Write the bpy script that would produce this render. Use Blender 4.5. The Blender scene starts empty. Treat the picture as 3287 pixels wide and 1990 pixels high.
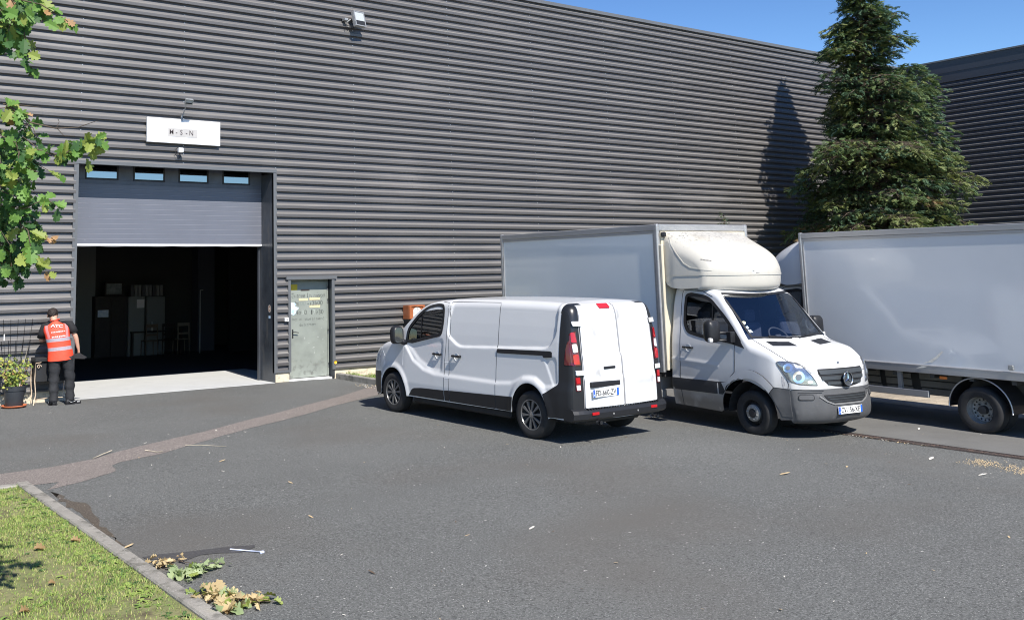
import bpy, bmesh, math, random
from mathutils import Vector, Matrix, geometry
from mathutils.bvhtree import BVHTree
from math import sin, cos, pi, radians, sqrt, atan2
import numpy as np

# ------------------------------------------------------------------ camera, world, sun, exposure
SC = bpy.context.scene
CAM = Vector((1.335, -19.884, 2.245))
YAW, PITCH, ROLL = 0.5842, 0.1475, -0.0204
FPX, PCX, PCY, PW, PH = 3111.06, 1208.9, 432.3, 3287.0, 1990.0
_f = Vector((sin(YAW)*cos(PITCH), cos(YAW)*cos(PITCH), sin(PITCH)))
_r = Vector((cos(YAW), -sin(YAW), 0)); _u = _r.cross(_f)
CR = cos(ROLL)*_r + sin(ROLL)*_u; CU = -sin(ROLL)*_r + cos(ROLL)*_u
cd = bpy.data.cameras.new('camera'); co = bpy.data.objects.new('camera', cd)
SC.collection.objects.link(co); SC.camera = co
m4 = Matrix((CR, CU, -_f)).transposed().to_4x4(); m4.translation = CAM; co.matrix_world = m4
cd.sensor_width = 36; cd.lens = FPX/PW*36
cd.shift_x = (PW/2-PCX)/PW; cd.shift_y = (PCY-PH/2)/PW
cd.clip_start = .1; cd.clip_end = 2000
SUN_AZ = atan2(-.165, -.986); SUN_EL = radians(45.6)     # towards the sun
SUND = Vector((-.165*cos(SUN_EL), -.986*cos(SUN_EL), sin(SUN_EL)))
w = bpy.data.worlds.new('World'); SC.world = w; w.use_nodes = True
nt = w.node_tree; bg = nt.nodes['Background']
sky = nt.nodes.new('ShaderNodeTexSky'); sky.sky_type = 'NISHITA'; sky.sun_disc = False
sky.sun_elevation = SUN_EL; sky.sun_rotation = math.atan2(SUND.x, SUND.y)
sky.air_density = 1.0; sky.dust_density = .1; sky.ozone_density = 3.5; sky.altitude = 100
gm = nt.nodes.new('ShaderNodeGamma'); gm.inputs[1].default_value = 1.5      # deep blue, dry air
sc_ = nt.nodes.new('ShaderNodeMixRGB'); sc_.blend_type = 'MULTIPLY'; sc_.inputs[0].default_value = 1; sc_.inputs[2].default_value = (.2, .2, .2, 1)
nt.links.new(sky.outputs[0], sc_.inputs[1]); nt.links.new(sc_.outputs[0], gm.inputs[0]); nt.links.new(gm.outputs[0], bg.inputs[0]); bg.inputs[1].default_value = .53
ld = bpy.data.lights.new('sun', 'SUN'); ld.energy = 5.0; ld.angle = radians(.53); ld.color = (1, .94, .86)
lo = bpy.data.objects.new('sun', ld); SC.collection.objects.link(lo)
lo.rotation_euler = SUND.to_track_quat('Z', 'Y').to_euler(); lo.location = (0, 0, 30)
SC.view_settings.view_transform = 'Standard'; SC.view_settings.look = 'None'
SC.view_settings.exposure = 0.55; SC.view_settings.gamma = 1
SC.render.engine = 'CYCLES'
try: SC.cycles.filter_width = 1.05; SC.cycles.max_bounces = 8; SC.cycles.transparent_max_bounces = 16; SC.cycles.use_denoising = True
except Exception: pass

# ------------------------------------------------------------------ helpers: measured points of the place
def ray(x, y): return CR*((x-PCX)/FPX) - CU*((y-PCY)/FPX) + _f
def onY(x, y, Y=0.): d = ray(x, y); return CAM + d*((Y-CAM.y)/d.y)
def sst(t): t = max(0., min(1., t)); return t*t*(3-2*t)
def gz(x, y):
    return -.0005*x + .0097*min(y, 0) - .125*sst((x-12.6)/2.2) - .012*sst(y/.4)
def gnd(x, y, h=0.):
    d = ray(x, y); z = 0.
    for _ in range(12):
        p = CAM + d*((z-CAM.z)/d.z); z = gz(p.x, p.y)+h
    return p
C = SC.collection
rnd = random.Random(7)

def tag(o, label=None, cat=None, group=None, kind=None):
    if label: o['label'] = label
    if cat: o['category'] = cat
    if group: o['group'] = group
    if kind: o['kind'] = kind
    return o
def thing(name, label, cat, loc=(0, 0, 0), group=None, mat=None):
    o = bpy.data.objects.new(name, None); C.objects.link(o)
    o.empty_display_size = .2
    if mat is not None: o.matrix_world = mat
    else: o.location = loc
    bpy.context.view_layer.update()
    return tag(o, label, cat, group)
def link(name, me, m, parent=None, smooth=False, ang=None):
    o = bpy.data.objects.new(name, me); C.objects.link(o)
    for x in (m if isinstance(m, (list, tuple)) else [m]): me.materials.append(x)
    if smooth: me.shade_smooth()
    if ang is not None: me.set_sharp_from_angle(angle=radians(ang)); 
    if parent is not None: o.parent = parent
    return o
def obj(name, bm, m, parent=None, smooth=False, ang=None, world=False):
    me = bpy.data.meshes.new(name); bm.normal_update(); bm.to_mesh(me); bm.free()
    o = link(name, me, m, parent, smooth or ang is not None, ang)
    if world and parent is not None: o.matrix_parent_inverse = parent.matrix_world.inverted()
    return o
def meshobj(name, V, F, m, parent=None, smooth=False, mi=None):
    me = bpy.data.meshes.new(name); me.from_pydata([tuple(v) for v in V], [], F); 
    if mi is not None: me.polygons.foreach_set('material_index', mi)
    me.update(); return link(name, me, m, parent, smooth)
def B(): return bmesh.new()
def box(bm, x0, x1, y0, y1, z0, z1, bev=0., mi=0, M=None, seg=1):
    r = bmesh.ops.create_cube(bm, size=1); vs = r['verts']
    for v in vs: v.co = Vector(((x0+x1)/2+v.co.x*(x1-x0), (y0+y1)/2+v.co.y*(y1-y0), (z0+z1)/2+v.co.z*(z1-z0)))
    fs = list({f for v in vs for f in v.link_faces})
    if bev > 0:
        es = list({e for v in vs for e in v.link_edges})
        r = bmesh.ops.bevel(bm, geom=es, offset=bev, segments=seg, profile=.5, affect='EDGES')
        vs = list({v for f in r['faces'] for v in f.verts}); 
        fs = list({f for v in vs for f in v.link_faces}); vs = list({v for f in fs for v in f.verts})
    for f in fs: f.material_index = mi
    if M is not None:
        for v in vs: v.co = M @ v.co
    return vs
def tube(bm, pts, r, n=8, mi=0, cap=True, smooth=True):
    pts = [Vector(p) for p in pts]; rs = r if isinstance(r, (list, tuple)) else [r]*len(pts)
    rings = []; up = None
    for i, p in enumerate(pts):
        t = (pts[min(i+1, len(pts)-1)]-pts[max(i-1, 0)]).normalized()
        if up is None: up = Vector((0, 0, 1)) if abs(t.z) < .9 else Vector((1, 0, 0))
        a = t.cross(up).normalized(); b = a.cross(t).normalized(); up = b
        rings.append([bm.verts.new(p+(a*cos(2*pi*k/n)+b*sin(2*pi*k/n))*rs[i]) for k in range(n)])
    for i in range(len(rings)-1):
        for k in range(n):
            f = bm.faces.new((rings[i][k], rings[i][(k+1) % n], rings[i+1][(k+1) % n], rings[i+1][k])); f.material_index = mi; f.smooth = smooth
    if cap:
        for q in (rings[0], list(reversed(rings[-1]))):
            f = bm.faces.new(q); f.material_index = mi
def rings(bm, RR, mi=0, closed=True, cap=True, smooth=True):
    L = [[bm.verts.new(p) for p in R_] for R_ in RR]; n = len(L[0])
    for i in range(len(L)-1):
        for k in range(n if closed else n-1):
            try: f = bm.faces.new((L[i][k], L[i][(k+1) % n], L[i+1][(k+1) % n], L[i+1][k])); f.material_index = mi; f.smooth = smooth
            except ValueError: pass
    if cap and closed:
        for q in (list(reversed(L[0])), L[-1]):
            try: f = bm.faces.new(q); f.material_index = mi
            except ValueError: pass
    return L
def lathe(bm, prof, M=None, n=32, mi=0, axis='Z', cap=False):
    # prof: list of (radius, height)
    RR = []
    for r, h in prof:
        R_ = []
        for k in range(n):
            a = 2*pi*k/n; v = Vector((r*cos(a), r*sin(a), h))
            if axis == 'Y': v = Vector((r*cos(a), h, r*sin(a)))
            R_.append(M @ v if M is not None else v)
        RR.append(R_)
    return rings(bm, RR, mi, True, cap)
def extr(bm, pts, d, mi=0):
    # polygon (list of Vector) extruded by vector d
    a = [bm.verts.new(p) for p in pts]; b = [bm.verts.new(Vector(p)+Vector(d)) for p in pts]
    n = len(a); fs = [bm.faces.new(a), bm.faces.new(list(reversed(b)))]
    for i in range(n): fs.append(bm.faces.new((a[(i+1) % n], a[i], b[i], b[(i+1) % n])))
    for f in fs: f.material_index = mi
    bmesh.ops.recalc_face_normals(bm, faces=fs)
    return fs

# ------------------------------------------------------------------ materials
MATS = {}
def lin(c): return tuple(((v/255)/12.92 if v/255 <= .04045 else ((v/255+.055)/1.055)**2.4) for v in c)+(1,)
def mat(name, col, rough=.5, metal=0., var=0., vscale=3., bump=0., bscale=40., coat=0., col2=None, spec=.5, vdetail=5., alpha=None, emit=None, back=None, stretch=None, sss=0., trans=0.):
    m = bpy.data.materials.new(name); m.use_nodes = True; n = m.node_tree.nodes; l = m.node_tree.links
    p = n['Principled BSDF']; c = col if len(col) == 4 else tuple(col)+(1,)
    p.inputs['Base Color'].default_value = c; p.inputs['Roughness'].default_value = rough
    p.inputs['Metallic'].default_value = metal; p.inputs['Specular IOR Level'].default_value = spec
    if coat: p.inputs['Coat Weight'].default_value = coat; p.inputs['Coat Roughness'].default_value = .06
    if sss: p.inputs['Subsurface Weight'].default_value = sss; p.inputs['Subsurface Radius'].default_value = (.02, .01, .005)
    tc = n.new('ShaderNodeTexCoord'); src = tc.outputs['Object']
    if stretch:
        mp = n.new('ShaderNodeMapping'); mp.inputs['Scale'].default_value = stretch; l.new(src, mp.inputs[0]); src = mp.outputs[0]
    if var or col2:
        no = n.new('ShaderNodeTexNoise'); no.inputs['Scale'].default_value = vscale; no.inputs['Detail'].default_value = vdetail
        no.inputs['Roughness'].default_value = .62
        l.new(src, no.inputs['Vector'])
        rp = n.new('ShaderNodeValToRGB'); rp.color_ramp.elements[0].position = .32; rp.color_ramp.elements[1].position = .68
        c2 = (tuple(col2)+(1,))[:4] if col2 else tuple(min(1, v*(1+var)) for v in c[:3])+(1,)
        c1 = c if col2 else tuple(v*(1-var) for v in c[:3])+(1,)
        rp.color_ramp.elements[0].color = c1; rp.color_ramp.elements[1].color = c2
        l.new(no.outputs[0], rp.inputs[0]); l.new(rp.outputs[0], p.inputs['Base Color'])
        m['_ramp'] = rp.name
    if bump:
        nb = n.new('ShaderNodeTexNoise'); nb.inputs['Scale'].default_value = bscale; nb.inputs['Detail'].default_value = 6
        l.new(src, nb.inputs['Vector']); bp = n.new('ShaderNodeBump'); bp.inputs['Strength'].default_value = 1; bp.inputs['Distance'].default_value = bump
        l.new(nb.outputs[0], bp.inputs['Height']); l.new(bp.outputs[0], p.inputs['Normal'])
    if emit: p.inputs['Emission Color'].default_value = tuple(emit[:3])+(1,); p.inputs['Emission Strength'].default_value = emit[3]
    if trans: p.inputs['Transmission Weight'].default_value = trans
    if back:
        out = n['Material Output']; g = n.new('ShaderNodeNewGeometry'); mx = n.new('ShaderNodeMixShader'); d = n.new('ShaderNodeBsdfDiffuse')
        d.inputs[0].default_value = tuple(back)+(1,); l.new(g.outputs['Backfacing'], mx.inputs[0]); l.new(p.outputs[0], mx.inputs[1]); l.new(d.outputs[0], mx.inputs[2]); l.new(mx.outputs[0], out.inputs[0])
    MATS[name] = m; return m
def glassmat(name, tint, opac, rough=.02, ior=1.5):
    m = bpy.data.materials.new(name); m.use_nodes = True; n = m.node_tree.nodes; l = m.node_tree.links
    for x in list(n):
        if x.type == 'BSDF_PRINCIPLED': n.remove(x)
    out = n['Material Output']; tr = n.new('ShaderNodeBsdfTransparent'); tr.inputs[0].default_value = tuple(tint)+(1,)
    gl = n.new('ShaderNodeBsdfGlossy'); gl.inputs['Roughness'].default_value = rough; gl.inputs[0].default_value = (.9, .93, .95, 1)
    fr = n.new('ShaderNodeFresnel'); fr.inputs[0].default_value = ior
    ma = n.new('ShaderNodeMath'); ma.operation = 'ADD'; ma.inputs[1].default_value = opac; ma.use_clamp = True
    l.new(fr.outputs[0], ma.inputs[0]); mx = n.new('ShaderNodeMixShader')
    l.new(ma.outputs[0], mx.inputs[0]); l.new(tr.outputs[0], mx.inputs[1]); l.new(gl.outputs[0], mx.inputs[2]); l.new(mx.outputs[0], out.inputs[0])
    MATS[name] = m; return m
def addmask(m, col, scale, lo_, hi_, stretch=None, detail=6., zr=None, seed=0.):
    # mix a further colour into the base colour where a noise is high (stains, wear, painted shade)
    n = m.node_tree.nodes; l = m.node_tree.links; p = n['Principled BSDF']
    tc = n.new('ShaderNodeTexCoord'); mp = n.new('ShaderNodeMapping'); mp.inputs['Scale'].default_value = stretch or (1, 1, 1); mp.inputs['Location'].default_value = (seed, seed*.7, seed*.3)
    l.new(tc.outputs['Object'], mp.inputs[0]); no = n.new('ShaderNodeTexNoise'); no.inputs['Scale'].default_value = scale; no.inputs['Detail'].default_value = detail
    l.new(mp.outputs[0], no.inputs['Vector']); rp = n.new('ShaderNodeMapRange'); rp.inputs[1].default_value = lo_; rp.inputs[2].default_value = hi_; rp.clamp = True
    l.new(no.outputs[0], rp.inputs[0]); fac = rp.outputs[0]
    if zr:
        sp = n.new('ShaderNodeSeparateXYZ'); l.new(tc.outputs['Object'], sp.inputs[0]); r2 = n.new('ShaderNodeMapRange'); r2.clamp = True
        r2.inputs[1].default_value = zr[0]; r2.inputs[2].default_value = zr[1]; l.new(sp.outputs[zr[2] if len(zr) > 2 else 2], r2.inputs[0])
        mu = n.new('ShaderNodeMath'); mu.operation = 'MULTIPLY'; l.new(fac, mu.inputs[0]); l.new(r2.outputs[0], mu.inputs[1]); fac = mu.outputs[0]
    mx = n.new('ShaderNodeMixRGB'); mx.inputs[2].default_value = tuple(col)+(1,) if len(col) == 3 else col
    b = p.inputs['Base Color']
    if b.links: l.new(b.links[0].from_socket, mx.inputs[1])
    else: mx.inputs[1].default_value = b.default_value
    l.new(fac, mx.inputs[0]); l.new(mx.outputs[0], b); return m
# ------------------------------------------------------------------ the ground
def asphalt_mat(name, base, brown):
    m = mat(name, base, rough=.86, var=.12, vscale=.45, bump=.008, bscale=90, spec=.35)
    addmask(m, tuple(v*1.65 for v in base), 56, .50, .64, detail=4)
    addmask(m, tuple(v*.52 for v in base), 48, .52, .66, seed=3, detail=4)
    addmask(m, tuple(v*2.6 for v in base), 85, .62, .68, seed=8, detail=2)
    addmask(m, brown, .35, .50, .80, seed=9, detail=8)
    addmask(m, (.62, .60, .56), 26, .735, .76, seed=5, detail=2)
    return m
ASPH = asphalt_mat('asphalt', (.113, .116, .111), (.113, .106, .095))
ASPR = asphalt_mat('asphalt_red', (.185, .163, .148), (.168, .149, .135))
WET = mat('damp_asphalt', (.072, .070, .069), rough=.6, bump=.005, bscale=170, var=.2, vscale=60)
def gsheet(name, poly, m, h, step=.5, kind='structure', label=None):
    bm = B(); f = bm.faces.new([bm.verts.new((p[0], p[1], 0)) for p in poly])
    xs = [p[0] for p in poly]; ys = [p[1] for p in poly]
    for ax, lo_, hi_ in ((0, min(xs), max(xs)), (1, min(ys), max(ys))):
        v = math.ceil(lo_/step)*step
        while v < hi_:
            co_ = [0, 0, 0]; co_[ax] = v; no = [0, 0, 0]; no[ax] = 1
            bmesh.ops.bisect_plane(bm, geom=bm.verts[:]+bm.edges[:]+bm.faces[:], plane_co=co_, plane_no=no); v += step
    for v in bm.verts: v.co.z = gz(v.co.x, v.co.y)+h
    for f in bm.faces:
        if f.normal.z < 0: f.normal_flip()
    bmesh.ops.recalc_face_normals(bm, faces=bm.faces[:])
    bm.normal_update()
    if sum(f.normal.z for f in bm.faces) < 0: bmesh.ops.reverse_faces(bm, faces=bm.faces[:])
    return tag(obj(name, bm, m, smooth=True), kind=kind, label=label)
# one sheet out to the horizon
bm = B()
xs = sorted(set([-300, -120, -60, -40]+[i*.5 for i in range(-40, 90)]+[50, 60, 80, 120, 300])); ys = sorted(set([-300, -120, -60, -40]+[i*.5 for i in range(-60, 3)]+[5, 20, 60, 120, 300]))
G_ = [[bm.verts.new((x, y, gz(x, y))) for x in xs] for y in ys]
for j in range(len(ys)-1):
    for i in range(len(xs)-1): bm.faces.new((G_[j][i], G_[j][i+1], G_[j+1][i+1], G_[j+1][i]))
tag(obj('ground', bm, ASPH, smooth=True), kind='structure')
c7 = lambda x, y: (x*.429, 1350+y*.429); c3 = lambda x, y: (800+x*.2681, 1100+y*.2681)
up = [c7(0, 400), c7(400, 345), c7(690, 290), c7(870, 235), c7(1180, 160), c7(1560, 75), c3(0, 920), c3(300, 850), c3(700, 740), c3(1100, 640), c3(1450, 530), c3(1530, 508)]
dn = [c3(1560, 622), c3(1350, 672), c3(1000, 760), c3(700, 850), c3(400, 930), c3(0, 1025), c7(1500, 160), c7(1200, 250), c7(900, 310), c7(835, 335), c7(870, 378), c7(640, 450), c7(350, 522)]
def jag(P, a=.03):
    r = random.Random(3); out = []
    for i in range(len(P)):
        p = P[i]; q = P[(i+1) % len(P)]; n = max(1, int((q-p).length/.12))
        for k in range(n):
            t = p.lerp(q, k/n); out.append(t+Vector((r.uniform(-a, a), r.uniform(-a, a), 0)))
    return out
UP = [gnd(*p) for p in up]; DN = [gnd(*p) for p in dn]
for v in UP+DN: v.z = 0
poly = [Vector((2.2, -6.4, 0))]+UP+[Vector((13.1, -1.75, 0)), Vector((13.1, -2.3, 0))]+DN+[Vector((4.75, -7.7, 0)), Vector((4.43, -7.7, 0)), Vector((4.43, -7.53, 0)), Vector((2.2, -7.53, 0))]
gsheet('asphalt_repair_strip', jag(poly, .010), ASPR, .004)
# damp streak beside the leaves
pw = [gnd(*c7(*p)) for p in ((1080, 1020), (1200, 1000), (1400, 975), (1600, 960), (1750, 935), (1880, 935), (1890, 950), (1780, 985), (1500, 1010), (1350, 1050), (1200, 1045), (1100, 1030))]
for v in pw: v.z = 0
gsheet('damp_streak', jag(pw, .035), WET, .004)
pb = [gnd(*c7(*p)) for p in ((395, 530), (470, 560), (560, 600), (650, 640), (700, 700), (745, 780), (800, 830), (880, 890), (930, 930), (905, 935), (800, 860), (640, 745), (500, 640))]
for v in pb: v.z = 0
BRN = asphalt_mat('soil_stained_asphalt', (.085, .072, .058), (.10, .08, .055))
gsheet('soil_stain', jag(pb, .05), BRN, .003)
# faded brown oil/soil stains as flat sheets with noisy edges come from the asphalt material itself
# drain channel in front of the right truck
DRN = mat('rusty_drain', (.055, .040, .036), rough=.8, var=.3, vscale=30, bump=.006, bscale=60)
addmask(DRN, (.13, .085, .065), 12, .5, .65)
dA = gnd(2690, 1365, 0); dB = gnd(3287, 1455, 0)
bm = B(); dx0 = 15.62; wd = .16
y = -10.0
while y > -22:
    z = gz(dx0+.1, y-.25)
    n = 12
    box(bm, dx0, dx0+.012, y-.5, y, z-.02, z+.008); box(bm, dx0+wd, dx0+wd+.012, y-.5, y, z-.02, z+.008)
    for k in range(n):
        yy = y-.5*(k+.5)/n; box(bm, dx0+.012, dx0+wd, yy-.011, yy+.011, z-.015, z+.005)
    y -= .502
tag(obj('drain_channel', bm, DRN), 'rusty slotted metal drain channel crossing the asphalt before the right truck', 'drain')
gsheet('drain_bed', [(dx0-.05, -22), (dx0+wd+.06, -22), (dx0+wd+.06, -10), (dx0-.05, -10)], mat('drain_dirt', (.035, .03, .027), rough=.9, var=.4, vscale=20), .002)
gsheet('concrete_apron', [(dx0+wd+.06, -24), (19.3, -24), (19.3, -4.6), (dx0+wd+.06, -4.6)], mat('apron', (.135, .134, .128), rough=.88, var=.12, vscale=1.2, bump=.004, bscale=120), .004)
gsheet('dry_verge', jag([Vector((19.3, -24, 0)), Vector((24.0, -24, 0)), Vector((24.0, -4.6, 0)), Vector((19.3, -4.6, 0))], .05), mat('dry_soil', (.36, .31, .24), rough=.95, var=.3, vscale=2, bump=.02, bscale=15), .005)
# kerbs
CONC = mat('kerb_concrete', (.27, .255, .225), rough=.9, var=.18, vscale=2.5, bump=.005, bscale=90)
addmask(CONC, (.13, .125, .105), 7, .52, .68); addmask(CONC, (.42, .40, .36), 60, .6, .7)
def kerb(name, label, segs, w_, h, L=1.0, base=-.08):
    t = thing(name, label, 'kerb', (segs[0][0][0], segs[0][0][1], 0))
    for (a, b) in segs:
        a = Vector(a+(0,)); b = Vector(b+(0,)); d = (b-a); n = max(1, round(d.length/L)); u = d.normalized(); s = Vector((-u.y, u.x, 0))
        for k in range(n):
            p = a+d*(k/n); q = a+d*((k+1)/n)-u*.006; bm = B(); g = rnd.uniform(-.004, .004)
            vs = []
            za, zb = gz(p.x, p.y), gz(q.x, q.y)
            sg = .012 if w_ > 0 else -.012
            pr = [(0, base), (0, h-.015+g), (sg, h+g), (w_-sg, h+g), (w_, h-.015+g), (w_, base)]
            rings(bm, [[p+s*o+Vector((0, 0, za+z)) for o, z in pr], [q+s*o+Vector((0, 0, zb+z)) for o, z in pr]], smooth=False)
            bmesh.ops.recalc_face_normals(bm, faces=bm.faces[:])
            obj('kerb_stone', bm, CONC, t, world=True)
    bpy.context.view_layer.update()
    return t
kerb('kerb', 'low concrete kerb along the lawn at bottom left', [((4.42, -7.57), (4.42, -25.6)), ((-6.6, -7.57), (4.278, -7.57))][:1], -.14, .035, base=-.06)
kerb('kerb', 'short concrete kerb closing the far end of the left lawn', [((-6.6, -7.71), (4.27, -7.71))], .14, .03, base=-.06)
kerb('kerb', 'worn raised concrete kerb of the planting bed beside the entrance door', [((13.20, -4.4), (13.20, -.02)), ((39.3, -4.4), (13.34, -4.4))], -.13, .125)

# grass
def soil_mat(name, a, b):
    m = mat(name, a, rough=.95, col2=b, vscale=2.2, bump=.015, bscale=25); addmask(m, (.10, .085, .045), 5, .5, .66, seed=4); return m
SOIL = soil_mat('lawn_soil', (.15, .175, .06), (.22, .20, .10))
gsheet('lawn', [(-6.6, -25.6), (4.279, -25.6), (4.279, -7.72), (-6.6, -7.72)], SOIL, .006)
gsheet('planting_bed', [(13.34, -4.26), (39.4, -4.26), (39.4, -.03), (13.34, -.03)], SOIL, .09, step=1.)
GRN = [mat('grass_a', (.25, .33, .08), .6, sss=0, spec=.3), mat('grass_b', (.17, .26, .06), .6, spec=.3), mat('grass_c', (.38, .38, .15), .7, spec=.2), mat('grass_dark', (.07, .13, .04), .6, spec=.3)]
def blades(name, fn, n, seed, hmin, hmax, wd_=.004, label=None):
    r = random.Random(seed); V = []; F = []; MI = []
    for i in range(n):
        q = fn(r)
        if q is None: continue
        x, y, z, sc, mi = q; a = r.uniform(0, 2*pi); h = r.uniform(hmin, hmax)*sc; ln = r.uniform(.1, .9)*h; b = r.uniform(0, 2*pi)
        dx, dy = cos(a)*wd_*r.uniform(.6, 1.3), sin(a)*wd_*r.uniform(.6, 1.3); lx, ly = cos(b)*ln, sin(b)*ln; k = len(V)
        V += [(x-dx, y-dy, z), (x+dx, y+dy, z), (x+dx*.8+lx*.35, y+dy*.8+ly*.35, z+h*.6), (x-dx*.8+lx*.35, y-dy*.8+ly*.35, z+h*.6), (x+lx, y+ly, z+h*.95)]
        F += [(k, k+1, k+2, k+3), (k+3, k+2, k+4)]; MI += [mi, mi]
    o = meshobj(name, V, F, GRN, mi=MI); return tag(o, label, kind='stuff')
from mathutils import noise as mn
def f1(r):
    y = -7.73-r.random()**.85*8; x = 4.27-r.random()*(.4+(-7-y)*.42)
    nn = mn.noise(Vector((x*1.3, y*1.3, 0)))+.4*mn.noise(Vector((x*5, y*5, 3)))
    if nn < -.10 and r.random() < .75: return None
    edge = 1.5 if x > 4.2 and r.random() < .3 else 1
    mi = r.choices([0, 1, 2, 3], [4, 3, 2.2+(2 if nn < .05 else 0), .8])[0]
    return x, y, gz(x, y)+.004, (.75+.6*max(0, nn))*edge, mi
blades('grass', f1, 90000, 1, .012, .040, .0030)
def f2(r):
    x = 13.36+r.random()**1.3*7; y = -.05-r.random()*4.1
    if mn.noise(Vector((x*2, y*2, 5))) < -.15: return None
    return x, y, gz(x, y)+.085, .7+.8*max(0, mn.noise(Vector((x, y, 9)))), r.choice([0, 0, 1, 1, 2, 3])
blades('grass', f2, 16000, 2, .04, .14, .006)
# low broad-leaf weeds in the lawn (plantain and dandelion rosettes), uncountable ground cover
def weeds(name, n, fn, seed):
    r = random.Random(seed); V = []; F = []; MI = []
    for i in range(n):
        x, y, z, s = fn(r); m_ = r.choice([0, 1, 1, 3])
        for k in range(r.randint(5, 8)):
            a = r.uniform(0, 2*pi); L = s*r.uniform(.6, 1.1); e = r.uniform(.15, .7); d = Vector((cos(a), sin(a), 0)); sd_ = Vector((-sin(a), cos(a), 0)); k0 = len(V)
            for t, wv in ((0, .06), (.35, .17), (.7, .20), (1, .02)):
                c_ = Vector((x, y, z))+d*L*t+Vector((0, 0, L*e*t*(1.25-t)))
                V += [tuple(c_-sd_*L*wv), tuple(c_+sd_*L*wv)]
            for j in range(3): F.append((k0+2*j, k0+2*j+1, k0+2*j+3, k0+2*j+2)); MI.append(m_)
    return tag(meshobj(name, V, F, GRN, mi=MI, smooth=True), kind='stuff')
def fw(r):
    if r.random() < .45: y = -7.8-r.random()*6; x = 4.27-r.random()*.25
    else: y = -7.8-r.random()*6; x = 4.2-r.random()*2
    return x, y, gz(x, y)+.004, r.uniform(.03, .085)
weeds('weeds', 210, fw, 5)
weeds('weeds', 60, lambda r: (13.4+r.random()*2, -.1-r.random()*3.5, gz(14, -1)+.09, r.uniform(.08, .2)), 6)
# ------------------------------------------------------------------ the warehouse
CLAD = mat('cladding_steel', (.081, .077, .076), rough=.48, spec=.95, var=.06, vscale=.6, bump=.0012, bscale=3)
addmask(CLAD, (.16, .15, .145), 1.2, .55, .8, stretch=(.3, 1, 1))
addmask(CLAD, (.085, .08, .078), 5, .6, .8, stretch=(3, 1, .15), seed=7)
SUNLEDGE = mat('sunlit_ledge', (.175, .168, .158), rough=.6, var=.12, vscale=2, stretch=(.4, 1, 4))  # paler cladding copy: sunlight on the up-facing rib slopes painted in
TRIM = mat('trim_steel', (.115, .122, .13), rough=.4, var=.08, vscale=1.5)
TRIMD = mat('reveal_steel', (.045, .050, .060), rough=.32, var=.2, vscale=1.8, coat=.0)
PLIN = mat('cream_plinth', (.62, .55, .42), rough=.85, var=.1, vscale=4, bump=.002, bscale=60)
addmask(PLIN, (.16, .12, .08), 9, .55, .75, zr=(.22, 0)); addmask(PLIN, (.30, .27, .2), 30, .62, .7)
DARK = mat('dark_inside', (.012, .013, .015), rough=.9)
SCREW = mat('screw_heads', (.75, .74, .72), rough=.3, metal=.6)
BLK = mat('black_plastic', (.018, .019, .021), rough=.5, bump=.0006, bscale=200)
PITCH_ = .19627
A5 = 1.0142
def zrib(i, base=.0, p=PITCH_):
    k = math.floor(i/5); r = i-5*k
    return base+(5*k+r*A5)*p
ZB = .326                                   # height of the shadow line of rib 0
def clad_profile(z0, z1, p=PITCH_):
    # (out, z) from bottom to top; crests stand 38 mm proud
    out = []; i = -3; d = .056
    seq = []
    while zrib(i, ZB, p) < z1+.3:
        z = zrib(i, ZB, p)
        # rib i: dark band = recess right under a crest; crest bottom edge at z+.025
        e = z+.026
        zn = zrib(i+1, ZB, p)
        seq += [(0.010, e-.094), (-.008, e-.012), (-.008, e-.010), (d-.003, e), (d-.001, e+.003), (d+.002, e+.062), (d-.002, e+.070)]
        if i % 5 == 0: seq += [(d-.0045, e+.0735), (d-.010, e+.074)]
        i += 1
    res = []
    for o, z in seq:
        if z <= z0 or z >= z1:
            continue
        res.append((o, z))
    def at(zq):
        for (o0, a), (o1, b) in zip(seq, seq[1:]):
            if a <= zq <= b: return (o0+(o1-o0)*(zq-a)/max(b-a, 1e-6), zq)
        return (d, zq)
    return [at(z0)]+res+[at(z1)]
def cladding(bm, x0, x1, z0, z1, frm, step=6.0, mi=0, ledge_mi=3):
    # frm maps (along, out, z) -> world
    pr = clad_profile(z0, z1); n = max(1, int(abs(x1-x0)/step)); 
    L = [[bm.verts.new(frm(x0+(x1-x0)*k/n, o, z)) for o, z in pr] for k in range(n+1)]
    for k in range(n):
        for j in range(len(pr)-1):
            f = bm.faces.new((L[k][j], L[k+1][j], L[k+1][j+1], L[k][j+1]))
            a_, b_ = pr[j], pr[j+1]; f.material_index = ledge_mi if (b_[1]-a_[1] > .015 and a_[0]-b_[0] > .02) else mi  # up-facing slopes take the paler, sunlit colour
wf = lambda a, o, z: (a, -o, z)
CX = 39.46; ZT = 10.04
GX0, GX1, GZ = 7.10, 11.58, 4.70            # garage opening
DX0, DX1, DZ = 11.98, 13.145, 2.26           # pedestrian door opening
W_ = thing('warehouse', 'large grey warehouse clad in horizontal ribbed steel with an open sectional door', 'building', (7, 0, 0))
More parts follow.
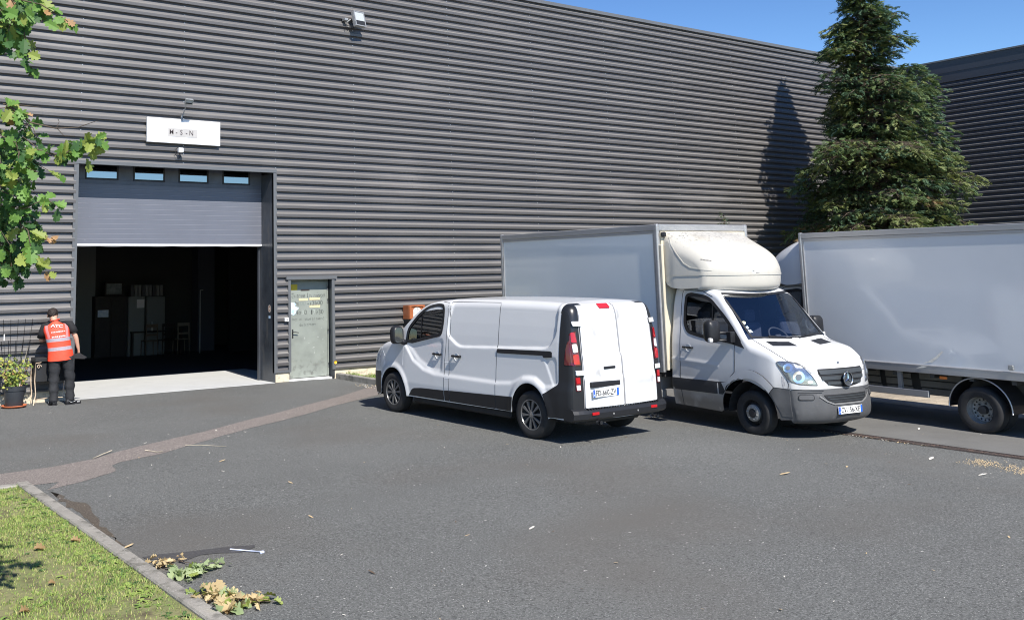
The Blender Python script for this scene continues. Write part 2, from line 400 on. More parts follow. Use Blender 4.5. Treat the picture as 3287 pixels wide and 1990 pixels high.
def cl(name, x0, x1, z0, z1):
    bm = B(); cladding(bm, x0, x1, z0, z1, wf)
    cols = [7.15, 9.4, 11.66, 13.82, 16.8, 19.75, 22.7, 25.7, 28.7, 31.7, 34.7, 37.6, 4.95, 2.7, .5, -1.7]
    for cx_ in cols:
        if x0-.02 <= cx_ <= x1+.02:
            if cx_ > 8:
                # the lap of two sheets: a hairline step
                pr = clad_profile(z0, z1)
                L = [[bm.verts.new(wf(cx_+dx, o+.0012, z)) for o, z in pr] for dx in (-.006, .0)]
                for j in range(len(pr)-1):
                    f = bm.faces.new((L[0][j], L[1][j], L[1][j+1], L[0][j+1])); f.material_index = 2
            i = 0
            while True:
                z = zrib(i, ZB)+.026-.052
                i += 1
                if z < z0+.02: continue
                if z > z1-.02: break
                s = .0085; cx2 = cx_+rnd.uniform(-.004, .004)
                vs = [bm.verts.new(wf(cx2+s*cos(a), .009, z+s*sin(a))) for a in [k*pi/3 for k in range(6)]]
                f = bm.faces.new(vs); f.material_index = 1
                vs2 = [bm.verts.new(wf(cx2+s*cos(a), .001, z+s*sin(a))) for a in [k*pi/3 for k in range(6)]]
                for k in range(6):
                    f = bm.faces.new((vs[k], vs[(k+1) % 6], vs2[(k+1) % 6], vs2[k])); f.material_index = 1
    return obj(name, bm, [CLAD, SCREW, TRIM, SUNLEDGE], W_, world=True)
bpy.context.view_layer.update()
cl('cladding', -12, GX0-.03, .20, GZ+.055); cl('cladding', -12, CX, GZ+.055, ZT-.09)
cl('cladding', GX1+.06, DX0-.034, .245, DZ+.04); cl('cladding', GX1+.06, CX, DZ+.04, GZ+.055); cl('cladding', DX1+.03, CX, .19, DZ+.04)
def part(name, m, parent, *boxes, bev=0.):
    bm = B()
    for b in boxes: box(bm, *b, bev=bev)
    return obj(name, bm, m, parent, world=True)
part('back_wall_panel', DARK, W_, (-12, GX0-.05, .03, .06, 0, ZT-.1), (GX1+.05, DX0-.03, .03, .06, 0, ZT-.1), (DX1+.04, CX, .03, .06, 0, ZT-.1), (GX0-.05, GX1+.05, .03, .06, GZ+.05, ZT-.1), (DX0-.03, DX1+.04, .03, .06, DZ+.05, ZT-.1))
part('plinth', PLIN, W_, (-12, GX0-.02, -.012, .1, -.12, .2), (DX1+.02, CX, -.012, .1, -.12, .19))
part('plinth', PLIN, W_, (GX1+.03, DX0-.0, -.012, .1, -.12, .205))
part('roof_flashing', TRIM, W_, (-12, CX+.02, -.075, .35, ZT-.05, ZT), (-12, CX+.02, -.078, -.072, ZT-.10, ZT-.052))
# garage surround
part('door_jamb', TRIM, W_, (GX0-.075, GX0+.02, -.052, .02, .0, GZ-.0))
part('door_jamb', TRIM, W_, (GX1, GX1+.085, -.052, .02, .205, GZ-.0))
part('lintel', TRIM, W_, (GX0-.075, GX1+.085, -.06, .02, GZ+.002, GZ+.072), (GX0+.02, GX1, .012, .6, GZ+.15, GZ+.16))
REV = mat('painted_reveal', (.055, .062, .072), rough=.25, var=.25, vscale=2.2, spec=.5); addmask(REV, (.09, .09, .09), 6, .55, .7, stretch=(1, 1, .4))
part('side_reveal', REV, W_, (GX1-.0, GX1+.03, -.05, .62, 0, GZ)); part('side_reveal', REV, W_, (GX0-.03, GX0+.0, -.05, .62, 0, GZ))
part('base_trim', TRIM, W_, (GX1+.03, DX0-.002, -.05, -.013, .205, .25), )
# sectional door, raised half way
gd = thing('sectional_door', None, None, (GX0, .56, 3.05)); gd.parent = W_; gd.matrix_parent_inverse = W_.matrix_world.inverted()
PAN = mat('door_panel_grey', (.125, .135, .165), rough=.38, var=.05, vscale=2); addmask(PAN, (.5, .5, .5), 16, .77, .79)
PAN2 = mat('door_panel_dark', (.088, .10, .125), rough=.42, var=.18, vscale=4)
bpy.context.view_layer.update()
bm = B(); z = 3.09; yd = .56
PH_ = .1065
while z < 4.30:
    box(bm, GX0+.12, GX1-.002, yd, yd+.04, z+.004, z+PH_-.002, bev=.004)
    box(bm, GX0+.12, GX1-.002, yd-.0015, yd+.036, z-.003, z+.005, mi=1); z += PH_
obj('lower_panel', bm, [PAN, mat('panel_glint', (.24, .25, .29), .4)], gd, world=True)  # paler strips paint in the light the rib edges catch
wins = [(7.43, 8.15), (8.48, 9.20), (9.52, 10.24), (10.585, 11.28)]
bm = B(); zt0, zt1, wz0, wz1 = 4.355, GZ+.45, 4.455, 4.80
xs_ = [GX0+.02]+[v for w2 in wins for v in w2]+[GX1-.002]
box(bm, GX0+.12, GX1-.002, yd, yd+.04, zt0, wz0, bev=.004)
for a, b in zip(xs_[0::2], xs_[1::2]): box(bm, max(a, GX0+.12), b, yd, yd+.04, wz0, wz1)
obj('window_panel', bm, PAN2, gd, world=True)
GLD = glassmat('door_glazing', (.10, .12, .15), .30, .03)
for a, b in wins:
    bm = B()
    f_ = .034
    for q in ((a, b, wz0, wz0+f_), (a, b, wz1-f_, wz1), (a, a+f_, wz0+f_, wz1-f_), (b-f_, b, wz0+f_, wz1-f_)): box(bm, q[0], q[1], yd-.014, yd+.03, q[2], q[3], bev=.004)
    box(bm, a+f_, b-f_, yd+.004, yd+.010, wz0+f_, wz1-f_, mi=1)
    obj('door_window', bm, [BLK, GLD], gd, world=True)
WHT = mat('white_paint', (.78, .79, .79), rough=.35, var=.03, vscale=3)
bm = B(); box(bm, GX0+.10, GX1-.002, yd-.012, yd+.045, 3.045, 3.088, bev=.005); obj('bottom_rail', bm, WHT, gd, world=True)
bm = B(); tube(bm, [(GX0+.12+(GX1-GX0-.15)*k/24, yd, 3.035-.012*sin(k*1.7)*sin(k*.4)) for k in range(25)], .012, 6); obj('rubber_seal', bm, BLK, gd, world=True)
part('door_rail', TRIMD, W_, (GX0+.0, GX0+.1, .52, .66, 0, GZ)); part('door_rail', TRIMD, W_, (GX1-.05, GX1-.001, .63, .70, 0, GZ))
# marks on the right reveal
bm = B(); xx = GX1-.003
for zc, yc, rz_, ry_, mi in ((1.62, .17, .085, .045, 0),):
    for r_, m_, dx in ((1, 0, 0), (.82, 1, .002), (.35, 0, .004)):
        vs = [bm.verts.new((xx-dx, yc+ry_*1.6*r_*cos(a*pi/12), zc+rz_*r_*sin(a*pi/12))) for a in range(24)]; f = bm.faces.new(vs); f.material_index = m_
o = obj('round_notice', bm, [mat('notice_white', (.75, .7, .62), .6), mat('notice_brown', (.45, .27, .17), .6, var=.4, vscale=30)], W_, world=True); o['label'] = 'round brown and white notice stuck on the door reveal'
bm = B(); box(bm, xx-.003, xx+.001, .13, .21, 1.40, 1.46); obj('small_sticker', bm, mat('sticker_blue', (.5, .65, .8), .5), W_, world=True)

# pedestrian door
pd = thing('entrance_door', None, None, (DX0, .16, 0)); pd.parent = W_; pd.matrix_parent_inverse = W_.matrix_world.inverted(); bpy.context.view_layer.update()
pd['label'] = 'grey green steel delivery entrance door with opening hours lettered on it'
DGR = mat('door_grey_green', (.25, .275, .245), rough=.45, var=.10, vscale=2.2)
addmask(DGR, (.10, .10, .095), 7, .50, .68, zr=(.65, .05), seed=2); addmask(DGR, (.20, .22, .2), 3.5, .5, .75, zr=(1.6, .8), seed=6); addmask(DGR, (.55, .57, .54), 9, .66, .74, seed=12)
DY = .16
DXa = DX0+.035; DXb = DX1-.06; DXn = 12.115
bm = B(); box(bm, DXa, DXb, DY, DY+.045, .035, 2.215, bev=.003); obj('door_leaf', bm, DGR, pd, world=True)
part('door_frame', TRIM, pd, (DX0-.035, DX0+.03, -.055, .2, .2, DZ-.0)); part('door_frame', TRIM, pd, (DX1-.04, DX1+.03, -.055, .0, .19, DZ))
part('hinge_post', DGR, pd, (DXb+.003, DXb+.03, DY-.01, DY+.05, .02, 2.22)); part('transom', DGR, pd, (DXa, DXb+.03, DY+.0, DY+.05, 2.222, 2.26))
part('door_reveal', TRIMD, pd, (DX1-.012, DX1+.02, -.03, DY+.05, 0, DZ)); part('door_reveal', TRIMD, pd, (DX0-.01, DX0+.012, -.005, DY+.05, .0, .2))
part('door_hood', TRIM, pd, (DX0-.09, DX1+.09, -.075, .03, DZ+.0, DZ+.075))
part('threshold', WHT, pd, (DX0+.0, DX1-.05, -.02, DY+.1, -.03, .022))
for zc in (.28, 1.05, 1.75, 2.05):
    bm = B(); tube(bm, [(DXb+.012, DY-.018, zc-.05), (DXb+.012, DY-.018, zc+.05)], .009, 8); obj('hinge', bm, TRIM, pd, world=True)
bm = B(); box(bm, DXn+.03, DXn+.065, DY-.008, DY, .93, 1.13, bev=.003)
tube(bm, [(DXn+.047, DY-.005, 1.07), (DXn+.047, DY-.06, 1.07), (DXn+.08, DY-.065, 1.07), (DXn+.17, DY-.06, 1.055)], .010, 8); obj('door_handle', bm, BLK, pd, world=True)
YEL = mat('yellow_notice', (.62, .47, .03), .6); TAPE = mat('cream_tape', (.78, .62, .33), .7)
bm = B(); box(bm, DXn+.01, DXn+.18, DY-.004, DY-.001, 2.02, 2.15); obj('notice', bm, YEL, pd, world=True)
bm = B(); box(bm, DXn+.27, DXn+.50, DY-.005, DY-.001, 2.0, 2.035); obj('notice_strip', bm, mat('dark_brown', (.05, .035, .03), .6), pd, world=True)
bm = B()
for a, b, zz in ((.22, .45, 1.80), (.50, .78, 1.81), (.50, .78, 1.635)): box(bm, DXn+a, DXn+b, DY-.004, DY-.001, zz-.025, zz+.025)
obj('tape', bm, TAPE, pd, world=True)
bm = B()
for k, (a, b, sx, sz) in enumerate(((.04, 1.66, .08, .11), (.10, 1.60, .09, .06), (.06, 1.52, .07, .06))):
    vs = [bm.verts.new((DXn+a+sx*cos(t)*(1+.25*sin(3*t+k)), DY-.003-.0006*k, b+sz*sin(t)*(1+.25*cos(2*t+k)))) for t in [j*pi/9 for j in range(18)]]
    bm.faces.new(vs)
obj('torn_sticker', bm, mat('torn_sticker', (.80, .85, .9), .5, col2=(.35, .58, .85), vscale=9), pd, world=True)
def font_mesh(txt, size, bold=0., sx=1., ext=.0008, align='CENTER', shear=0.):
    cu = bpy.data.curves.new('t', 'FONT'); cu.body = txt; cu.size = size; cu.align_x = align; cu.extrude = ext; cu.offset = bold; cu.resolution_u = 3; cu.shear = shear
    o = bpy.data.objects.new('t', cu); C.objects.link(o); dg = bpy.context.evaluated_depsgraph_get(); dg.update()
    me = bpy.data.meshes.new_from_object(o.evaluated_get(dg)); bpy.data.objects.remove(o); bpy.data.curves.remove(cu)
    for v in me.vertices: v.co.x *= sx
    return me
def text(name, txt, size, M, m, parent, bold=0., sx=1., align='CENTER', world=True, shear=0., wd=None, ht=None):
    me = font_mesh(txt, size, bold, 1. if wd else sx, .0008, align, shear)
    if wd:
        xs2 = [v.co.x for v in me.vertices]; ys2 = [v.co.y for v in me.vertices]; cx2 = (min(xs2)+max(xs2))/2; k = wd/(max(xs2)-min(xs2)); kh = ht/(max(ys2)-min(ys2)) if ht else 1
        for v in me.vertices: v.co.x = (v.co.x-cx2)*k; v.co.y *= kh
    me.transform(M); me.name = name
    o = bpy.data.objects.new(name, me); C.objects.link(o); me.materials.append(m)
    if parent is not None:
        o.parent = parent
        if world: o.matrix_parent_inverse = parent.matrix_world.inverted()
    return o
RX = Matrix.Rotation(pi/2, 4, 'X')           # text facing -Y
INK = mat('worn_ink', (.045, .05, .048), rough=.6); addmask(INK, (.27, .31, .28), 30, .56, .6)
INK2 = mat('faded_ink', (.20, .235, .215), rough=.6); PALE = mat('pale_ink', (.40, .44, .41), rough=.6)
def dt(x, z): return Matrix.Translation((x, DY-.0025, z)) @ RX
for txt, s, x0_, x1_, zc, m_ in (('Entree Livraison', .15, 12.145, 13.035, 1.845, INK), ('9h', .15, 12.225, 12.33, 1.665, INK), ('00', .15, 12.375, 12.51, 1.665, INK2), ('-', .15, 12.56, 12.60, 1.665, INK), ('13h00', .15, 12.635, 12.965, 1.665, INK),
                               ('14h', .15, 12.205, 12.385, 1.455, INK), ('3', .15, 12.395, 12.455, 1.455, PALE), ('0', .15, 12.475, 12.54, 1.455, INK), ('1', .15, 12.655, 12.685, 1.455, INK), ('7', .15, 12.71, 12.765, 1.455, PALE), ('h30', .15, 12.785, 12.985, 1.455, INK),
                               ('(acc  ei   situ\u00e9 \u00e0 l avant)', .098, 12.15, 13.0, 1.325, INK), ('du batiment', .098, 12.345, 12.775, 1.195, INK)):
    text('lettering', txt, s, dt((x0_+x1_)/2, zc), m_, pd, bold=-.0012, wd=x1_-x0_)

# the second wing at right, in its own shade
RW = thing('warehouse_wing', 'dark ribbed steel side wing of the warehouse standing at the right, in shade', 'building', (CX, -2, 0)); bpy.context.view_layer.update()
rf = lambda a, o, z: (CX-o, a, z)
CLADSH = mat('cladding_shaded', (.040, .044, .055), rough=.34, spec=.5, var=.05, vscale=.6)  # darker, bluer copy of the wall cladding, with the wing's shade painted in
bm = B(); cladding(bm, 0, -48, .2, ZT-.85, rf, step=12., ledge_mi=1); bmesh.ops.recalc_face_normals(bm, faces=bm.faces[:]); obj('cladding', bm, [CLADSH, SUNLEDGE], RW, world=True)
part('roof_fascia', CLADSH, RW, (CX-.06, CX+.2, -48, .0, ZT-.85, ZT-.05), (CX-.075, CX-.055, -48, 0, ZT-.5, ZT-.47)); part('roof_flashing', TRIM, RW, (CX-.1, CX+.35, -48, .02, ZT-.048, ZT+.012))
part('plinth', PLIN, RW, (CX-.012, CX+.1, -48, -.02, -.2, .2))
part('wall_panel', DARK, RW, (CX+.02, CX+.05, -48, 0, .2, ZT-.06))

# the hall inside the open door
FLOOR = mat('painted_floor_sunlit', (.50, .51, .50), rough=.75, var=.04, vscale=2.0, bump=.001, bscale=30); addmask(FLOOR, (.30, .31, .31), 3, .62, .8, stretch=(1, 3, 1)); addmask(FLOOR, (.25, .25, .25), 30, .72, .76)
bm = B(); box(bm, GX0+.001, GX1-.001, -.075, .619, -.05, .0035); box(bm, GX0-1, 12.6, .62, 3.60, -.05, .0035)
tag(obj('sunlit_floor', bm, FLOOR), kind='structure')  # pale floor ends at the sun patch edge, standing in for sunlit floor
bm = B(); box(bm, 2, 20, .63, 14, -.06, .0005); tag(obj('floor', bm, mat('floor_shaded', (.05, .05, .055), .7, var=.1, vscale=1)), kind='structure')  # same floor in a darker colour that paints in its shade
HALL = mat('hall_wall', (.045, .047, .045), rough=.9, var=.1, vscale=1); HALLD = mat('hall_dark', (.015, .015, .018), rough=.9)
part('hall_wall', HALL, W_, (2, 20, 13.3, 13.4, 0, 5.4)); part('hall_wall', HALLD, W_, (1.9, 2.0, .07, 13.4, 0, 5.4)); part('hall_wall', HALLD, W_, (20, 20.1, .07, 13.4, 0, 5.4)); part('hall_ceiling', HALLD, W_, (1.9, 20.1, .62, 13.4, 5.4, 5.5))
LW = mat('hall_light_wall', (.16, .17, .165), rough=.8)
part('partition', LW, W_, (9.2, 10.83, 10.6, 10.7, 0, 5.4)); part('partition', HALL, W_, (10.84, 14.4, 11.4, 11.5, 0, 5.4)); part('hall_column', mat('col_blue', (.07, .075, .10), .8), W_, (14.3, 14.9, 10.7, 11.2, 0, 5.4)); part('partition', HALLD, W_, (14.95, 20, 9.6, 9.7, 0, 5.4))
k6 = lambda x, y, Y: onY(230+x*.31507, 780+y*.31507, Y)
IN = lambda n, lab, cat, a, b, Y, m, dep=.5, grp=None: None
def cab(name, label, cat, x0, y0, x1, Y, m, dep=.55, z0=0., y1=None, doors=1):
    a = k6(x0, y0, Y); b = k6(x1, y0, Y); z0 = k6(x0, y1, Y).z if y1 else 0.005
    t = thing(name, label, cat, (a.x, Y, z0)); bpy.context.view_layer.update()
    bm = B(); box(bm, a.x, b.x, Y+.03, Y+dep, z0, a.z, bev=.01); obj('carcass', bm, m, t, world=True)
    for k in range(doors):
        bm = B(); w2 = (b.x-a.x)/doors; box(bm, a.x+k*w2+.01, a.x+(k+1)*w2-.01, Y, Y+.028, z0+.05, a.z-.03, bev=.006); obj('door', bm, m, t, world=True)
    return t, a, b
FR = mat('fridge_white', (.22, .23, .22), .4); WOOD = mat('dark_wood', (.02, .013, .010), .6, var=.3, vscale=5)
cab('wardrobe', 'dark wooden wardrobe at the back left inside the open hall', 'wardrobe', 240, 545, 565, 10.3, WOOD, doors=2)
cab('refrigerator', 'pale refrigerator with notes on its door, left of the two in the hall', 'refrigerator', 583, 548, 748, 10.2, FR)
cab('refrigerator', 'plain pale refrigerator with small magnets, right of the two in the hall', 'refrigerator', 770, 548, 955, 10.2, mat('fridge_grey', (.18, .19, .185), .4))
def leafsheet(name, label, cat, x0, y0, x1, y1, Y, m):
    a = k6(x0, y0, Y); b = k6(x1, y1, Y); bm = B(); box(bm, a.x, b.x, Y-.004, Y-.001, b.z, a.z); return tag(obj(name, bm, m), label, cat)
PAP = mat('paper', (.8, .83, .88), .6, col2=(.5, .6, .75), vscale=12)
leafsheet('calendar', 'pale calendar sheet fixed on the dark wardrobe in the hall', 'calendar', 266, 686, 374, 754, 10.3, PAP)
leafsheet('note', 'small white note on the left refrigerator in the hall', 'note', 665, 575, 740, 660, 10.2, mat('note', (.75, .7, .7), .6))
a = k6(340, 400, 10.5); b = k6(524, 535, 10.5)
t = thing('picture_frame', 'dark framed picture standing on top of the wardrobe in the hall', 'picture', (a.x, 10.5, b.z)); bpy.context.view_layer.update()
part('frame', WOOD, t, (a.x, b.x, 10.5, 10.53, b.z, a.z)); part('picture', mat('pic', (.18, .2, .2), .5, var=.5, vscale=6), t, (a.x+.05, b.x-.05, 10.49, 10.499, b.z+.05, a.z-.05))
for k in range(9):
    a = k6(606+k*37, 428, 10.35); b = k6(606+k*37+29, 528, 10.35); bm = B(); box(bm, a.x, b.x, 10.35, 10.6, k6(600, 546, 10.35).z, a.z, bev=.01)
    o = obj('binder', bm, mat('binder%d' % k, (.20, .20, .20) if k % 3 else (.07, .07, .08), .5)); tag(o, ('leftmost', 'second from left', 'third from left', 'fourth from left', 'middle', 'fourth from right', 'third from right', 'second from right', 'rightmost')[k]+' office binder in the row on top of the refrigerators', 'binder', 'binders in a row on top of the refrigerators')
CH = mat('chair_wood', (.20, .17, .13), .5)
def chair(cx_, cy_, lab, m):
    t = thing('chair', lab, 'chair', (cx_, cy_, .004), 'chairs inside the hall'); bpy.context.view_layer.update()
    s = .19
    for sx_, sy_, h in ((-s, -s, .45), (s, -s, .45), (-s, s, .45), (s, s, .45)):
        bm = B(); tube(bm, [(sx_*1.06, sy_*1.06, 0), (sx_, sy_, h)], [.013, .018], 8); obj('leg', bm, m, t)
    bm = B(); box(bm, -s-.02, s+.02, -s-.02, s+.02, .45, .48, bev=.01); obj('seat', bm, m, t)
    bm = B(); box(bm, -s-.01, -s+.025, -s-.02, -s+.01, .481, .98); box(bm, s-.025, s+.01, -s-.02, -s+.01, .481, .98); box(bm, -s+.026, s-.026, -s-.018, -s+.008, .88, .98, bev=.004); box(bm, -s+.026, s-.026, -s-.018, -s+.008, .62, .68, bev=.004)
    obj('backrest', bm, m, t); return t
for px, lab, m in ((1138, 'light wooden chair at the right end of the row inside the hall', CH), (985, 'dark wooden chair in the middle of the row inside the hall', WOOD), (815, 'brown wooden chair at the left of the row inside the hall', mat('chair_brown', (.14, .10, .07), .5))):
    p = k6(px, 1120, 9.75); chair(p.x, 9.95, lab, m)
p = k6(900, 900, 10.0)
t = thing('table', 'dark table standing behind the row of chairs in the hall', 'table', (p.x, 10.0, .004)); bpy.context.view_layer.update()
bm = B(); box(bm, -.95, .75, -.1, .1, .72, .76, bev=.01); obj('table_top', bm, WOOD, t)
for sx_ in (-.9, .7):
    bm = B(); box(bm, sx_-.03, sx_+.03, -.05, .05, 0, .72); obj('leg', bm, WOOD, t)
bm = B(); lathe(bm, [(0, 0), (.035, 0), (.035, .2), (.014, .24), (.014, .29), (0, .29)], n=16); o = obj('bottle', bm, mat('bottle', (.5, .5, .48), .3), smooth=True); p = k6(818, 862, 9.95); o.location = (p.x, 9.95, .766); tag(o, 'pale bottle standing on the table in the hall', 'bottle')
p = k6(1310, 480, 9.5); q = k6(1303, 890, 9.5)
t = tag(link('metal_pole', bpy.data.meshes.new('metal_pole'), WHT), 'thin pale metal pole leaning against the dark partition in the hall', 'pole'); bm = B(); tube(bm, [(p.x, 9.5, p.z), (p.x, 9.5, .02)], .012, 6); tube(bm, [(p.x, 9.5, p.z), (p.x+.1, 9.5, p.z)], .012, 6); bm.to_mesh(t.data); bm.free()

# fittings on the wall
def thing_at(name, label, cat, p):
    t = thing(name, label, cat, p); bpy.context.view_layer.update(); return t
t = thing_at('company_sign', 'blank white rectangular sign board lettered M-S-N above the loading door', 'sign', (9.37, -.12, 5.5))
SIGN = mat('sign_white', (.74, .75, .75), rough=.35)
bm = B(); Ms = Matrix.Translation((9.375, -.10, 5.5)); box(bm, -.845, .845, -.02, .05, -.268, .268, bev=.004, M=Ms); obj('board', bm, SIGN, t, world=True)
part('bracket', TRIM, t, (8.9, 8.95, -.048, -.04, 5.3, 5.7), (9.8, 9.85, -.048, -.04, 5.3, 5.7))
SM = mat('paper_strip', (.42, .41, .40), .7, var=.05, vscale=9)
bm = B(); box(bm, 9.0, 9.68, -.1245, -.1215, 5.375, 5.56); obj('paper_strip', bm, SM, t, world=True)
SI = mat('sign_ink', (.045, .035, .04), .7)
for ch, x in (('M', 9.075), ('-', 9.19), ('S', 9.30), ('-', 9.42), ('N', 9.53)): text('lettering', ch, .155, Matrix.Translation((x, -.1275, 5.425)) @ RX, SI, t, bold=.0005, sx=.85)
GALV = mat('galvanised', (.35, .36, .36), rough=.4, metal=.4, var=.15, vscale=14)
LENS = mat('lamp_lens', (.42, .45, .45), rough=.15, spec=.6)
def floodlight(name, label, p, sx_, sz_, tilt, depth, turn=0.):
    t = thing_at(name, label, 'floodlight', p); M = Matrix.Rotation(turn, 4, 'Z') @ Matrix.Rotation(tilt, 4, 'X')
    bm = B(); box(bm, -sx_, sx_, -depth, 0, -sz_, sz_, bev=.012, M=M); obj('housing', bm, GALV, t)
    bm = B(); 
    fr_ = .03*sx_/.2
    for q in ((-sx_, sx_, sz_-fr_, sz_), (-sx_, sx_, -sz_, -sz_+fr_), (-sx_, -sx_+fr_, -sz_+fr_, sz_-fr_), (sx_-fr_, sx_, -sz_+fr_, sz_-fr_)): box(bm, q[0], q[1], -depth-.018, -depth+.0, q[2], q[3], M=M)
    obj('rim', bm, GALV, t); bm = B(); box(bm, -sx_+fr_, sx_-fr_, -depth-.008, -depth-.002, -sz_*.25, sz_-fr_, M=M); box(bm, -sx_+fr_, sx_-fr_, -depth-.008, -depth-.002, -sz_+fr_, -sz_*.26, mi=1, M=M); obj('lens', bm, [LENS, BLK], t)
    return t
t = floodlight('floodlight', 'large square floodlight high on the ribbed wall', (13.84, -.20, 8.56), .165, .20, radians(-14), .10, radians(8))
bm = B(); tube(bm, [(-.20, 0, 0), (-.20, -.02, 0), (-.24, .14, -.06)], .014, 6); tube(bm, [(.18, 0, 0), (.2, .1, -.05), (.2, .15, -.06)], .014, 6); box(bm, -.34, -.24, .02, .16, -.02, .04, bev=.008); tube(bm, [(-.28, .03, .0), (-.30, .0, -.12), (-.25, .1, -.16), (-.15, .05, -.17)], .007, 5); obj('mount', bm, GALV, t)
t = floodlight('floodlight', 'small floodlight on an arm above the white sign board', (9.33, -.42, 6.13), .09, .065, radians(38), .05, radians(6))
bm = B(); tube(bm, [(-.0, 0, -.02), (-.02, .12, -.15), (-.02, .30, -.34)], .012, 6); tube(bm, [(-.02, .31, -.24), (-.02, .31, -.40)], .02, 6); obj('arm', bm, GALV, t)
t = thing_at('motion_sensor', 'small white box with a dangling cable under the white sign', 'sensor', (9.27, -.16, 5.08))
bm = B(); box(bm, -.055, .055, -.05, .04, -.05, .05, bev=.012, seg=2); obj('housing', bm, WHT, t)
bm = B(); tube(bm, [(-.05, .04, .06), (-.10, .05, .0), (-.09, .03, -.11), (-.03, .05, -.15)], .006, 6); tube(bm, [(.0, .05, -.05), (.02, .06, -.13), (-.0, .08, -.17)], .012, 6); obj('cable', bm, BLK, t)
t = thing_at('door_bell', 'small white wall box beside the entrance door', 'bell', (11.89, -.06, 1.37))
bm = B(); box(bm, -.05, .05, -.03, .02, -.045, .045, bev=.008); obj('housing', bm, WHT, t); bm = B(); box(bm, -.02, .02, -.034, -.0305, -.015, .015); obj('button', bm, GALV, t)
bm = B(); lathe(bm, [(0, -.006), (.036, -.006), (.038, 0), (.038, .003)], Matrix.Rotation(pi/2, 4, 'X'), 24); o = obj('reflector_disc', bm, mat('yellow_reflector', (.95, .55, .04), .3)); o.location = (13.17, -.062, .345); tag(o, 'round yellow reflector disc at the foot of the entrance door frame', 'reflector')
# wooden cabinet
t = thing_at('wooden_wall_cabinet', 'small reddish wooden cabinet with a white glazed arch hung on the ribbed wall', 'cabinet', (15.36, -.04, 1.42))
RWD = mat('red_wood', (.36, .115, .045), rough=.38, var=.25, vscale=4, stretch=(1, 1, .3)); 
bm = B(); box(bm, -.24, .24, -.26, .0, -.165, .165, bev=.006); obj('carcass', bm, RWD, t); bm = B()
for q in ((-.235, .235, .13, .16), (-.235, .235, -.16, -.13), (-.235, -.175, -.13, .13), (.175, .235, -.13, .13)): box(bm, q[0], q[1], -.285, -.262, q[2], q[3], bev=.003)
obj('door_frame', bm, RWD, t); bm = B()
vs = [(-.12, -.115), (.12, -.115), (.12, .03)]+[(.12*cos(a), .03+.085*sin(a)) for a in [k*pi/10 for k in range(1, 10)]]+[(-.12, .03)]
bm.faces.new([bm.verts.new((x, -.268, z)) for x, z in vs]); tube(bm, [(0, -.272, -.115), (0, -.272, .115)], .006, 5, mi=1); tube(bm, [(-.12, -.272, 0), (.12, -.272, 0)], .006, 5, mi=1); obj('glazed_arch', bm, [mat('white_lattice', (.6, .58, .55), .5, var=.2, vscale=25), SIGN], t)
bm = B(); box(bm, -.22, .2, -.24, -.0, -.50, -.17, bev=.004); obj('lower_box', bm, BLK, t)
# ------------------------------------------------------------------ vehicle helpers
WPAINT = mat('white_car_paint', (.67, .68, .69), rough=.28, coat=.6, spec=.5, back=(.05, .05, .055), var=.012, vscale=2)
addmask(WPAINT, (.52, .51, .49), 1.3, .60, .95, zr=(.9, .3), seed=3)
RBLK = mat('rubber', (.022, .022, .023), rough=.8, bump=.001, bscale=90, var=.3, vscale=6)
PBLK = mat('grained_black', (.016, .017, .02), rough=.42, spec=.4, bump=.0004, bscale=300)
SEAM = mat('seam', (.05, .053, .06), rough=.8)
SILL = mat('light_seam', (.9, .9, .9), rough=.4)
CHROME = mat('chrome', (.75, .76, .78), rough=.12, metal=1.)
ALU = mat('aluminium', (.46, .46, .46), rough=.35, metal=.55, var=.1, vscale=2, stretch=(.2, 1, 3))
RED = mat('red_lens', (.42, .008, .012), rough=.12, coat=.5); REDD = mat('dark_red_lens', (.10, .006, .012), rough=.12, coat=.5); CLR = mat('clear_lens', (.72, .72, .72), rough=.12, metal=.2, var=.25, vscale=30)
AMB = mat('amber_lens', (.75, .22, .05), rough=.25)
GLS = glassmat('vehicle_glass', (.42, .50, .50), .10, .01)
GLW = glassmat('windscreen_glass', (.74, .79, .88), .11, .02)
DASH = mat('dashboard', (.085, .085, .09), rough=.7); SEATM = mat('seat_cloth', (.07, .08, .11), rough=.9, var=.2, vscale=30)
PLW = mat('plate_white', (.78, .79, .78), rough=.35); PLB = mat('plate_blue', (.02, .12, .55), rough=.35); INKP = mat('plate_ink', (.015, .015, .02), rough=.5)

